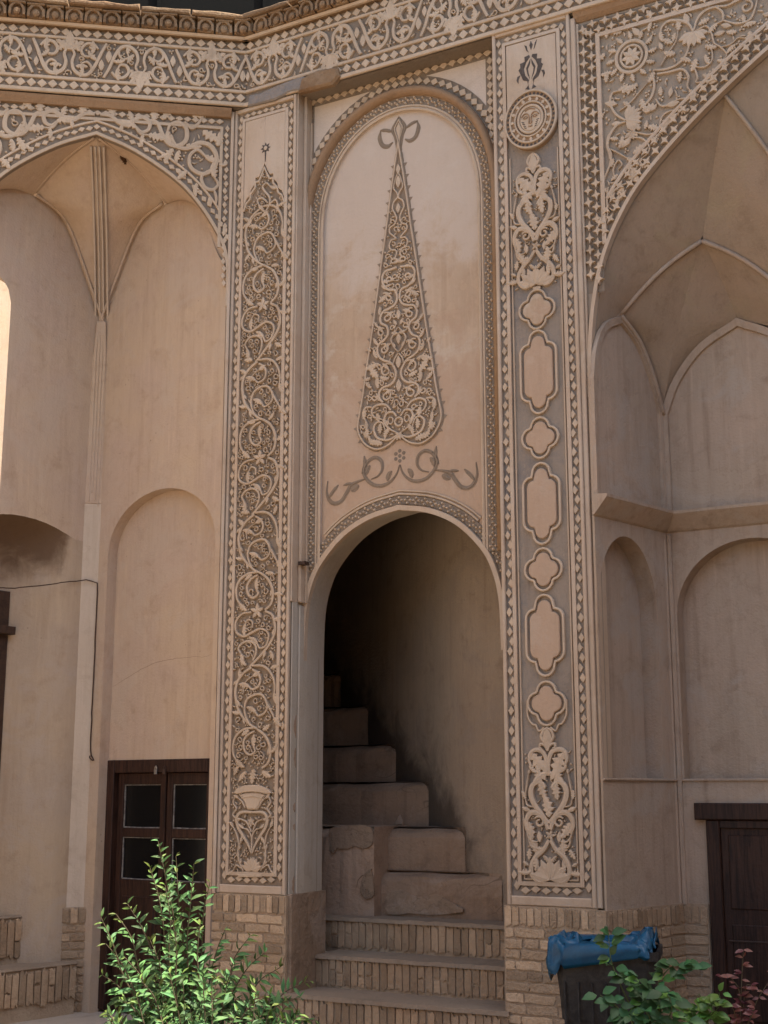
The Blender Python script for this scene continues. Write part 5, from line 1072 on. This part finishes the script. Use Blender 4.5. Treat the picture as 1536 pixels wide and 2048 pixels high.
b = MB(); b.box(-.06, .0, ZB, LEDGE - .1, -.1, .035, .01); b.box(-.0, .03, ZB, LEDGE - .1, -.1, .02, .008); b.obj('corner_pilaster', tr_, m_rplaster, W2.M)
# pointed mouldings round the upper fields
for pl, top, sel in ((W1, t1, 0), (W2, t2, 1)):
    mo = [(top[0][0] + .0, LEDGE + .045)] + offset(top, -.02) + [(top[-1][0] - .0, LEDGE + .045)]; mo = [(max(.02, min(top[-1][0] - .02, u)), z) for u, z in mo]
    b = MB(); b.sweep(mo, [(-.030, 0), (-.026, .022), (.02, .03), (.024, 0)]); b.obj('arch_moulding', tr_, m_rplaster, pl.M)
# vault
RF = toW(C, fl_, RD_ - .05); 
iu = int(np.argmin([abs(p[0] - 3.665) for p in fl_]))
U3 = np.array(RF[iu]); T3 = C.pt(*C.uv(1405, 482, -.45), -.45); P13 = W1.pt(.36, zP); P23 = W2.pt(.542, zP); S3r = B1 + np.array([0, 0, zSr - .1])
Q3 = W2.pt(*W2.uv(1600, 610, .16), .16); V3 = C.pt(*C.uv(1640, 470, -.35), -.35)
crv = lambda a, c, k=.06, n=10: [tuple(np.array(a) + (np.array(c) - np.array(a)) * t + np.array([0, 0, k * math.sin(math.pi * t)])) for t in np.linspace(0, 1, n)]
w1c = toW(W1, t1); w2c = toW(W2, t2); i1 = int(np.argmin([abs(p[0] - .36) for p in t1])); i2 = int(np.argmin([abs(p[0] - .542) for p in t2]))
lPT = crv(P13, T3, .05); lTU = crv(T3, U3, .04); lTQ = crv(T3, Q3, .06); lUV = crv(U3, V3, .05)
ends = toW(C, [(2.70, 4.0)], RD_ - .05)
for nm, A_, B_ in (('vault_panel', RF[:iu + 1], w1c[:i1 + 1] + lPT[1:] + lTU[1:]),
                   ('vault_panel', crv(S3r, T3, .10), w1c[i1:][::-1] + lPT[1:]), ('vault_panel', crv(S3r, T3, .10), w2c[:i2 + 1] + crv(P23, T3, .03)[1:]),
                   ('vault_panel', crv(P23, T3, .03), w2c[i2:] and [tuple(P23)] + crv(W2.pt(.80, 4.60), Q3, .0)[1:] + lTQ[::-1][1:]),
                   ('vault_panel', lTU, lTQ[:-1] + crv(Q3, V3, .0)[:-1] + lUV[::-1]), ('vault_panel', RF[iu:], lUV[:-1] + crv(V3, RF[-1], .05))):
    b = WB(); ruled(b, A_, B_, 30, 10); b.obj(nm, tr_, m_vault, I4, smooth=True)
fwC = np.array([C.n[0], C.n[1], 0.])
def shc(c, k): return [tuple(np.array(p) + fwC * k + np.array([0, 0, -k * .4])) for p in c]
for c_, r_ in ((lPT, .016), (lTQ, .016), (lUV, .014)): b = WB(); b.tube(shc(c_, .012), r_, 6); b.obj('rib', tr_, m_rplaster, I4, smooth=True)
for c_ in (w1c[i1:], ): ribs(tr_, shc(c_, .02), .016, (-.03, .02), m_rplaster)
# outer closing sheets so no daylight leaks behind the vaults
b = MB(); b.quad((2.0, GZ, -.95), (6.4, GZ, -1.75), (6.4, 7.3, -1.75), (2.0, 7.3, -.95)); b.obj('rear_shell', tr_, m_rplaster)

# ================================================================= doors
def door_leaf(t, pl, u0, u1, z0, z1, d, panes, putty=True, name='door_leaf'):
    b = MB(); w = .052; b.box(u0, u0 + w, z0, z1, d - .035, d, .004); b.box(u1 - w, u1, z0, z1, d - .035, d, .004)
    zs = [z1] + [p for pr in panes for p in pr] + [z0]
    for k in range(0, len(zs), 2): b.box(u0 + w + .0005, u1 - w - .0005, zs[k + 1], zs[k], d - .035, d - .002, .004)
    lf = b.obj(name, t, m_wood, pl.M)
    for za, zb in panes:
        b = MB(); sheet(b, u0 + w - .005, u1 - w + .005, zb - .005, za + .005, d - .022); b.obj('pane', lf, m_glass, pl.M)
        if putty:
            b = MB(); p0, p1 = u0 + w + .003, u1 - w - .003
            b.ribbon([(p0, zb + .004), (p0 + .002, (za + zb) / 2), (p0, za - .004)], .0045, d - .022, .008); b.ribbon([(p0, zb + .005), ((p0 + p1) / 2, zb + .002), (p1, zb + .005)], .005, d - .022, .008); b.ribbon([(p0, za - .006), (p1, za - .005)], .0035, d - .022, .008)
            if rng.random() < .6: b.ribbon([(p1, zb + .004), (p1, za - .01)], .003, d - .022, .008)
            b.obj('putty', lf, m_putty, pl.M)
    return lf
dd = -.13
zr = lambda y: VR.uv(320, y, dd)[1]; ux = lambda x: VR.uv(x, 1650, dd)[0]
t = thing('wooden_door', 'dark brown double door with four glass panes behind the bush', 'door', VR.M)
dz0 = GZ + .02; zT = dzT
b = MB(); b.box(dx0 - .02, ux(233), dz0, zT, dd - .05, RD + .012, .006); b.box(ux(422), dx1 + .02, dz0, zT, dd - .05, RD + .012, .006); b.box(ux(233) + .001, ux(422) - .001, zr(1545), zT, dd - .05, RD + .010, .006); b.obj('door_frame', t, m_wood)
pn = [(zr(1568), zr(1657)), (zr(1675), zr(1762))]
door_leaf(t, VR, ux(234), ux(329), dz0, zr(1546), dd, pn); door_leaf(t, VR, ux(331), ux(421), dz0, zr(1546), dd - .006, pn)
for u0, u1 in ((ux(249), ux(314)), (ux(345), ux(408))):
    b = MB(); b.box(u0, u1, dz0 + .12, zr(1795), dd - .01, dd + .006, .01); b.obj('lower_panel', t, m_wood)
b = MB(); sheet(b, dx0 - .05, dx1 + .05, GZ, zT, dd - .08); b.obj('dark_interior', t, m_glass)
for px, nm, mt, lb in ((312, 'padlock', m_steel, 'small shiny steel padlock hanging from the door frame'), (329, 'padlock', m_cable, 'small dark padlock beside the shiny one on the door frame')):
    o = VR.uv(px, 1536, RD + .02); tp_ = thing(nm, lb, 'padlock', VR.M, 'padlocks on the door')
    b = MB(); b.box(o[0] - .013, o[0] + .013, o[1] - .045, o[1] - .01, RD + .014, RD + .03, .004); b.obj('body', tp_, mt)
    b = MB(); b.ribbon(arc(o[0], o[1] - .008, .009, .022, 0, 180, 8), .003, RD + .018, .006); b.obj('shackle', tp_, mt)
# right door
t = thing('wooden_door', 'very dark wooden door with heavy lintel, at the right edge', 'door', W2.M)
e0 = W2.uv(1421, 1800)[0]; ze = W2.uv(1450, 1640)[1]; zl = W2.uv(1450, 1606)[1]
b = MB(); b.box(e0 - .065, e0 + 1.3, ze + .0, zl, -.05, .05, .01); b.obj('lintel', t, m_wood)
b = MB(); b.box(e0, e0 + .085, GZ, ze - .001, -.05, .03, .008); b.box(e0 + .0855, e0 + 1.2, ze - .05, ze - .001, -.05, .028, .006); b.obj('door_frame', t, m_wood)
b = MB(); b.box(e0 + .086, e0 + 1.2, GZ, ze - .051, -.04, .006); lf = b.obj('door_leaf', t, m_wood)
b = MB(); b.box(e0 + .13, e0 + .60, .95, ze - .09, .006, .016, .008); b.obj('upper_panel', t, m_wood)
b = MB(); b.box(e0 + .13, e0 + .60, .30, .86, .006, .016, .008); b.obj('lower_panel', t, m_wood)
b = MB(); zz_ = W2.uv(1500, 1884, .02)[1]; b.ribbon([(e0 + .11, zz_), (e0 + .8, zz_)], .006, .012, .01); b.obj('rail_moulding', t, m_wood2)
# far left door
t = thing('wooden_door', 'sliver of dark wooden door with a projecting lintel, at the left edge', 'door', VL.M)
f1_, zf = VL.uv(17, 1184, AD); f2_, zg = VL.uv(27, 1262, AD + .06)
b = MB(); b.box(f1_ - .9, f1_, GZ + .3, zf, AD - .05, AD + .03, .008); b.obj('door_leaf', t, m_wood2)
b = MB(); b.box(f1_ - .9, f2_, zg - .03, zg + .03, AD, AD + .09, .006); b.obj('lintel', t, m_wood2)
# ================================================================= left brick steps, brick foot of the pillar
tb = thing('brick_steps', 'two low steps faced with upright bricks in the left recess', 'steps', VL.M)
for (px, yt, yb, d, uend) in ((40, 1831, 1917, -.16, VL.uv(84, 1870, -.16)[0]), (75, 1933, 2010, .12, VL.uv(150, 1960, .12)[0])):
    z1 = VL.uv(px, yt, d)[1]; z0 = max(GZ, VL.uv(px, yb, d)[1])
    b = MB(); b.box(-.6, uend, GZ, z1 - .02, AD + .002, d); s_ = b.obj('brick_step', tb, m_mortar)
    b = MB(); b.box(-.6, uend + .01, z1 - .02, z1, AD + .003, d + .015, .01); b.obj('tread', s_, m_tread)
    soldiers(s_, VL, max(-.6, -.2), uend - .003, z0 + .004, z1 - .022, d - .004, True, .062, .024, .35)
zp = VR.uv(175, 1815)[1]
tpl = thing('brick_plinth', 'narrow dark brick foot of the corner pillar beside the door', 'plinth', PK.M, 'brick plinths')
b = MB(); b.box(-.095, .09, GZ, zp, -.2, .012); cb = b.obj('mortar_bed', tpl, m_mortar)
soldiers(cb, PK, -.09, .086, zp - .115, zp - .004, .008, True, .055, .02); courses(cb, PK, -.09, .086, GZ + .01, zp - .12, .008, True, .06, .13, .016)
b = MB(); p0 = VR.uv(205, 2020, .05)
# ================================================================= cable, wasp nest, crack
tc_ = []
for px, py in ((-20, 1173), (0, 1175), (20, 1177), (60, 1173), (110, 1167), (150, 1162)): u, z = VL.uv(px, py, .004 if px > 100 else -.05); tc_.append(tuple(VL.pt(u, z, .012 if px > 100 else -.04)))
pk0 = PK.uv(172, 1160, .012); tc_.append(tuple(PK.pt(*pk0, .014)))
for px, py in ((203, 1166), (202, 1185), (199, 1250), (194, 1330), (191, 1400), (186, 1440), (184, 1500), (187, 1521), (205, 1516), (216, 1511)):
    P_ = PK if py < 1519 else VR; u, z = P_.uv(px, py, .012); u = min(u, .06) if P_ is PK else u; tc_.append(tuple(P_.pt(u, z, .012)))
tc_ = [tuple(np.array(p) + np.array([rng.uniform(-.003, .003), 0, rng.uniform(-.003, .003)])) for p in cr(tc_[:6], 4) + cr(tc_[6:8], 2) + cr(tc_[8:], 3)]
b = WB(); b.tube(tc_, .0046, 6)
tag(b.obj('cable', None, m_cable, I4), 'thin dark cable stapled across the left wall and down to the door', 'cable')
b = WB(); n0 = np.array(ray_at(247, 320, 10.0)); best = None
# nest sits on the vault panel: search along the sight line for the panel surface
vp = [o for o in t_left.children if o.name.startswith('vault_panel')]
dirr = n0 - np.array([0, 0, EYE]); dirr = dirr / np.linalg.norm(dirr)
from mathutils.bvhtree import BVHTree
hit = None
for o in vp:
    me = o.data; M_ = WORLD[o]; bt = BVHTree.FromPolygons([M_ @ v.co for v in me.vertices], [tuple(p.vertices) for p in me.polygons]); h_ = bt.ray_cast(Vector((0, 0, EYE)), Vector(dirr))
    if h_[0] is not None and (hit is None or h_[3] < hit[1]): hit = (np.array(h_[0]), h_[3])
np_ = hit[0] if hit else n0
for k, (a, c_, r_) in enumerate(((0, 0, .022), (.012, -.02, .018), (-.014, .022, .014), (.02, -.035, .012))):
    q = np_ + np.array([a, -.012, c_])
    b.tube([q + np.array([0, -.012, .012]), q + np.array([0, -.016, 0]), q + np.array([0, -.012, -.012])], r_, 7)
tag(b.obj('wasp_nest', None, m_nest, I4), 'small brown mud nest stuck under the left vault', 'nest')
b = MB(); ck = cr([VR.uv(px, py, RD) for px, py in ((222, 1375), (245, 1362), (275, 1343), (310, 1326), (345, 1318), (380, 1314), (410, 1313), (432, 1306))], 5)
ck = [(u, z + rng.uniform(-.004, .004)) for u, z in ck]; b.ribbon(ck, .0013, RD, .0008, .2, .2); b.obj('crack', t_left, m_crack, VR.M)
b = MB()
for pts in (((742, 1745), (747, 1740), (760, 1733), (770, 1722), (790, 1735), (812, 1730), (850, 1737), (890, 1736), (928, 1733)), ):
    q = [C.uv(x, y - 38 if x > 770 else y + 20, -1.019 if x > 770 else -.738) for x, y in pts if x > 770]; b.ribbon(q, .004, -1.021, .0025, .3, .3)
q = [C.uv(x - 22, y, -.798) for x, y in ((735, 1775), (738, 1760), (745, 1752), (757, 1746), (768, 1738))]; b.ribbon(q, .004, -.80, .0025, .3, .3)
b.obj('crack', st, m_crack)

# ================================================================= planting bed
b = WB(); kb = []
b.wbox(-1.9, 5.6, -3.0, 7.55, GZ, GZ + .05); b.obj('planting_bed', None, m_soil, I4, 'structure')

# ================================================================= litter bin and bag
BX, BY = 1.19, 7.50; zR = ray_at(1205, 1893, BY)[2]
t = thing('litter_bin', 'black plastic litter bin standing before the brick plinth', 'bin', Matrix.Translation((BX, BY, 0)))
def rrect(hx, hy, r, n=5): 
    out = []
    for cx, cy, a in ((hx - r, hy - r, 0), (-hx + r, hy - r, 90), (-hx + r, -hy + r, 180), (hx - r, -hy + r, 270)): out += [(cx + r * math.cos(R(a + 90 * k / n)), cy + r * math.sin(R(a + 90 * k / n))) for k in range(n + 1)]
    return out
def shell(rings, name, mat, parent, M, closed_bottom=True, smooth=True):
    b = WB(); ids = [[b.P(x, y, z) for x, y, z in r] for r in rings]
    for i in range(len(ids) - 1):
        n = len(ids[i])
        for k in range(n): b.f.append((ids[i][k], ids[i][(k + 1) % n], ids[i + 1][(k + 1) % n], ids[i + 1][k]))
    if closed_bottom: b.f.append(tuple(ids[0][::-1]))
    return b.obj(name, parent, mat, M, smooth=smooth)
MBn = Matrix.Translation((BX, BY, 0)) @ Matrix.Rotation(R(-14), 4, 'Z')
prof = [(.195, GZ), (.20, .30), (.226, .5), (.252, .70), (.262, zR - .045)]
rings = [[(x, y, z) for x, y in rrect(w, w * .8, .05)] for w, z in prof]
rings += [[(x, y, zR - .045) for x, y in rrect(.278, .228, .05)], [(x, y, zR) for x, y in rrect(.278, .228, .05)], [(x, y, zR - .005) for x, y in rrect(.258, .208, .05)], [(x, y, .5) for x, y in rrect(.235, .185, .05)]]
shell(rings, 'body', m_bin, t, MBn, smooth=False)
shell([[(x, y, z) for x, y in rrect(w, w * .8, .05)] for w, z in ((.198, GZ + .005), (.204, .36))], 'lower_band', m_redband, t, MBn, False)
b = WB()
for k in range(7):
    xx = -.21 + k * .07
    b.wbox(xx - .004, xx + .004, -.212, -.2, .40, zR - .16)
b.obj('ribs', t, m_bin, MBn)
r2 = random.Random(5); rings = []
nR_ = 64
def bagring(w, h, z, amp, j, hem=0.):
    base = rrect(w, h, min(.09, w * .6, h * .6), 15); out = []; n = len(base)
    for i, (x, y) in enumerate(base):
        a_ = 2 * math.pi * i / n; f = 1 + amp * (.5 * math.sin(5 * a_ + j) + .35 * math.sin(11 * a_ + 2.3 * j) + .25 * math.sin(19 * a_ + j * 3.1) + .15 * math.sin(31 * a_ + 5 * j)); side = max(0., x / .27)
        out.append((x * f, y * f, z + hem * (.6 * math.sin(3 * a_ + j) + .4 * math.sin(7 * a_ + 1.7 * j)) + .012 * math.sin(13 * a_ + j) + (hem * 3.2 * side ** 1.5)))
    return out
from mathutils import noise as mn
def crumple(ring, amp, sc_=9.):
    out = []
    for x, y, z in ring:
        v = mn.noise_vector(Vector((x * sc_, y * sc_, z * sc_ * .7))) + .5 * mn.noise_vector(Vector((x * sc_ * 2.3, y * sc_ * 2.3, z * sc_ * 2)))
        out.append((x + v.x * amp, y + v.y * amp, z + v.z * amp))
    return out
rings = []
for w_, z_, am, j_, hm in ((.280, -.135, .012, 1, .034), (.287, -.11, .014, 1.2, .028), (.288, -.08, .015, 1.4, .02), (.287, -.05, .014, 1.7, .012), (.286, -.02, .012, 2., .008), (.284, .004, .014, 2.2, .01), (.276, .022, .02, 2.5, .014), (.262, .032, .026, 2.9, .018), (.244, .030, .03, 3.2, .02), (.222, .020, .034, 3.5, .02), (.195, .012, .036, 3.9, .02), (.165, .010, .036, 4.2, .018), (.13, .006, .034, 4.5, .014), (.09, .0, .03, 4.8, .01), (.04, -.004, .02, 5, .0)):
    rg = crumple(bagring(w_, w_ * .83, zR + z_ * .85, .03, j_, hm * 1.3), am * 1.7); rings.append([(x * .965 - .012 - (.012 if x < 0 else 0), y * (1.045 if z_ < .02 else 1.), z + (-.03 * x / .27 if z_ > 0 else 0)) for x, y, z in rg])
bg_ = shell(rings, 'bin_liner', m_bag, None, MBn, False)
tag(bg_, 'crumpled blue plastic bag lining the rim of the black bin', 'bag')

# ================================================================= plants
def blade(name, mat, w=.36, fold=.10, curve=.12):
    b = WB(); S = [(0, .02), (.18, .62), (.42, 1.), (.68, .72), (.88, .28), (1., .0)]; ids = []
    for t_, k in S: zc = -curve * t_ * t_; ids.append((b.P(t_, -w / 2 * k, zc + fold * k), b.P(t_, 0, zc), b.P(t_, w / 2 * k, zc + fold * k)))
    for i in range(len(S) - 1): b.f.append((ids[i][0], ids[i + 1][0], ids[i + 1][1], ids[i][1])); b.f.append((ids[i][1], ids[i + 1][1], ids[i + 1][2], ids[i][2]))
    return b.mesh(name, mat, True)
def orient(p, d, up, s):
    x = Vector(d).normalized(); y = Vector(up).cross(x)
    if y.length < 1e-4: y = Vector((0, 1, 0)).cross(x)
    y.normalize(); z = x.cross(y); M = Matrix((( x.x * s, y.x * s, z.x * s, p[0]), (x.y * s, y.y * s, z.y * s, p[1]), (x.z * s, y.z * s, z.z * s, p[2]), (0, 0, 0, 1))); return M
def add_plant(name, label, cat, base, branches, leaf_fn, twig_mat, twig_r, limit=300, mats=None):
    t = thing(name, label, cat, Matrix.Translation(Vector(base)))
    b = WB(); Ls = []
    for br in branches:
        P = cr(br, 6); b.tube(P, twig_r, 5, .35); leaf_fn(P, Ls)
    b.obj('branches', t, twig_mat, I4)
    Ls.sort(key=lambda q: (q[0][1][3], -q[2]))           # nearest first
    rest = {}
    for i, (M_, me, s_) in enumerate(Ls):
        if i < limit: add('leaf', me, t, M_)
        else: rest.setdefault(me.name, (me, []))[1].append(M_)
    for me, MS in rest.values():
        v = np.array([tuple(q.co) for q in me.vertices]); F = [tuple(p.vertices) for p in me.polygons]; V = []; FF = []
        for M_ in MS:
            m4 = np.array(M_); o = len(V); V += [tuple(q) for q in (v @ m4[:3, :3].T + m4[:3, 3])]; FF += [tuple(k + o for k in f) for f in F]
        m2 = bpy.data.meshes.new('foliage'); m2.from_pydata(V, [], FF); m2.materials.append(me.materials[0]); m2.polygons.foreach_set('use_smooth', [True] * len(FF)); add('foliage', m2, t, I4, None, 'stuff')
    return t
pr = random.Random(21)
LB = [blade('leaf', m_leaf, .28), blade('leaf', m_leaf, .34, .06, .3), blade('leaf', m_leaf2, .28, .1, .1)]
def bush_leaves(P, Ls, start=.18, sz=.084, step=.030):
    Q = resample(P, step); n = len(Q)
    for i in range(int(n * start), n):
        p = np.array(Q[i]); t_ = np.array(Q[min(i + 1, n - 1)]) - np.array(Q[max(i - 1, 0)]); t_ = t_ / (np.linalg.norm(t_) + 1e-9); tip = i / n
        for k in range(2):
            a = pr.uniform(0, 6.28); side = np.cross(t_, (math.cos(a), math.sin(a), .3)); side = side / (np.linalg.norm(side) + 1e-9)
            d_ = t_ * pr.uniform(.35, .9) + side * pr.uniform(.7, 1.) + np.array([0, -.15, -.05]); s_ = sz * pr.uniform(.45, 1.2) * (1 - .45 * max(0, tip - .7) / .3)
            me = LB[2] if (tip > .9 and pr.random() < .6) else LB[pr.randrange(2)]
            Ls.append((orient(p, d_, (pr.uniform(-.5, .5), -.7 + pr.uniform(-.4, .4), .75), s_), me, s_))
bb_ = np.array([-.98, 7.35, GZ + .04]); BRs = []
def bpt(px, py, Y): return tuple(ray_at(px, py, Y))
for (tx_, ty_, Y, mx, my) in ((316, 1682, 7.35, 350, 1850), (352, 1712, 7.4, 362, 1880), (388, 1728, 7.3, 375, 1880), (300, 1735, 7.3, 335, 1860), (420, 1765, 7.35, 395, 1890), (330, 1770, 7.2, 350, 1900), (255, 1808, 7.3, 310, 1900), (232, 1828, 7.2, 290, 1920), (202, 1835, 7.25, 245, 1930), (212, 1888, 7.2, 270, 1960), (205, 1950, 7.3, 270, 2000), (450, 1860, 7.3, 415, 1950), (500, 1872, 7.3, 440, 1960), (530, 1905, 7.2, 460, 1970), (560, 1935, 7.25, 480, 1990), (620, 1962, 7.2, 520, 2010), (600, 1995, 7.1, 510, 2030), (630, 2040, 7.2, 530, 2050), (250, 1915, 7.1, 310, 1990), (300, 1880, 7.15, 335, 1970), (400, 1850, 7.1, 390, 1960), (470, 1930, 7.1, 440, 2000), (345, 1840, 7.1, 360, 1960), (280, 1960, 7.05, 330, 2020), (420, 1920, 7.0, 400, 2010), (240, 2000, 7.1, 300, 2040), (540, 1990, 7.05, 470, 2030)):
    BRs.append([tuple(bb_ + np.array([pr.uniform(-.08, .08), pr.uniform(-.08, .08), 0])), bpt(mx + pr.uniform(-12, 12), my + 40, Y + .02), bpt(tx_ * .45 + mx * .55, ty_ * .45 + my * .55, Y), bpt(tx_, ty_, Y)])
for k in range(54):
    px = pr.uniform(212, 615); py = 2048 - 120 * (1 - ((px - 400) / 230) ** 2) * pr.uniform(.2, 1.0) + 10; Y = pr.uniform(6.9, 7.5)
    BRs.append([tuple(bb_ + np.array([pr.uniform(-.3, .5), pr.uniform(-.3, .3), 0])), bpt(px * .7 + 120, 2090, Y), bpt(px, py, Y)])
add_plant('leafy_bush', 'bright green leafy bush with upright shoots before the wooden door', 'bush', bb_, BRs, bush_leaves, m_twig, .0055)
LR = [blade('leaf', m_rose, .62, .09, .2), blade('leaf', m_rose, .68, .06, .3), blade('leaf', m_rose2, .62, .09, .2)]
rr_ = random.Random(9)
rb_ = ray_at(1300, 2090, 7.0); rose = []
def rleaves(spots, mats):
    def fn(P, Ls):
        pass
    return fn
def compound(P, Ls, pale=False):
    Q = resample(P, .05); n = len(Q)
    for i in range(1, n):
        if i < n * .35: continue
        p = np.array(Q[i])
        for k in range(rr_.choice((3, 4, 4))):
            a = rr_.uniform(0, 6.28); d_ = np.array([math.cos(a), -.5 + .3 * math.sin(a), rr_.uniform(-.35, .45)]); s_ = rr_.uniform(.045, .088); me = LR[2] if pale or rr_.random() < .1 else LR[rr_.randrange(2)]
            Ls.append((orient(p + d_ * .02, d_, (rr_.uniform(-.4, .4), -.75, .65), s_), me, s_))
rbr = [[tuple(rb_), bpt(1260, 2010, 6.95), bpt(1225, 1930, 6.95), bpt(1217, 1870, 6.95)], [tuple(rb_), bpt(1290, 2000, 6.9), bpt(1262, 1960, 6.9), bpt(1240, 1945, 6.9)], [tuple(rb_), bpt(1310, 2010, 6.9), bpt(1320, 1960, 6.9), bpt(1350, 1930, 6.9), bpt(1385, 1935, 6.9)], [tuple(rb_), bpt(1320, 2010, 6.85), bpt(1300, 1975, 6.85), bpt(1285, 1965, 6.85)], [tuple(rb_), bpt(1270, 2050, 6.85), bpt(1230, 2010, 6.85), bpt(1200, 1990, 6.85)], [tuple(rb_), bpt(1340, 2030, 6.8), bpt(1340, 2000, 6.8), bpt(1330, 1985, 6.8)], [tuple(rb_), bpt(1300, 2040, 6.8), bpt(1290, 2020, 6.8)], [tuple(rb_), bpt(1270, 2060, 6.8), bpt(1260, 2030, 6.8)], [tuple(rb_), bpt(1330, 2060, 6.8), bpt(1370, 2040, 6.8)]]
trose = add_plant('rose_bush', 'glossy dark green rose bush growing before the black bin', 'bush', rb_, rbr, compound, m_gtwig, .005)
u_ = np.array(bpt(1212, 1862, 6.95)); b = WB(); b.tube([u_ + (0, 0, -.02), u_, u_ + (0, 0, .022)], .016, 8, .5); b.obj('bud', trose, m_rose, I4)
yb_ = ray_at(1400, 2090, 7.0)
ybr = [[tuple(yb_), bpt(1405, 2030, 6.95), bpt(1400, 1990, 6.95), bpt(1392, 1995, 6.95)], [tuple(yb_), bpt(1420, 2030, 6.9), bpt(1425, 2005, 6.9)], [tuple(yb_), bpt(1415, 2040, 6.9), bpt(1440, 2010, 6.9), bpt(1438, 1985, 6.9)], [tuple(yb_), bpt(1390, 2040, 6.9), bpt(1380, 2020, 6.9)]]
add_plant('rose_bush', 'low yellow-green rose shoots between the dark rose and the right door', 'bush', yb_, ybr, lambda P, Ls: compound(P, Ls, True), m_gtwig, .004)
LRed = [blade('leaf', m_red, .45, .06, .15), blade('leaf', m_red, .5, .04, .2)]
xb_ = ray_at(1480, 2090, 7.0)
def redl(P, Ls):
    Q = resample(P, .035); n = len(Q)
    for i in range(int(n * .35), n):
        for k in range(2):
            a = rr_.uniform(0, 6.28); d_ = np.array([math.cos(a), -.4, rr_.uniform(-.2, .5)]); s_ = rr_.uniform(.03, .055); Ls.append((orient(Q[i], d_, (rr_.uniform(-.4, .4), -.7, .7), s_), LRed[rr_.randrange(2)], s_))
xbr = [[tuple(xb_), bpt(1482, 2000, 6.95), bpt(1484, 1950, 6.95), bpt(1487, 1900, 6.95)], [tuple(xb_), bpt(1490, 1985, 6.95), bpt(1500, 1970, 6.95), bpt(1525, 1985, 6.9)], [tuple(xb_), bpt(1480, 1990, 6.95), bpt(1460, 1955, 6.95), bpt(1445, 1955, 6.95)], [tuple(xb_), bpt(1510, 2010, 6.95), bpt(1530, 1975, 6.95), bpt(1550, 1945, 6.95)], [tuple(xb_), bpt(1470, 2030, 6.9), bpt(1462, 2010, 6.9)], [tuple(xb_), bpt(1500, 2040, 6.9), bpt(1510, 2015, 6.9)]]
add_plant('rose_bush', 'thin red-leaved rose shoots before the right door', 'bush', xb_, xbr, redl, m_twig, .0035)
bpy.context.view_layer.update()
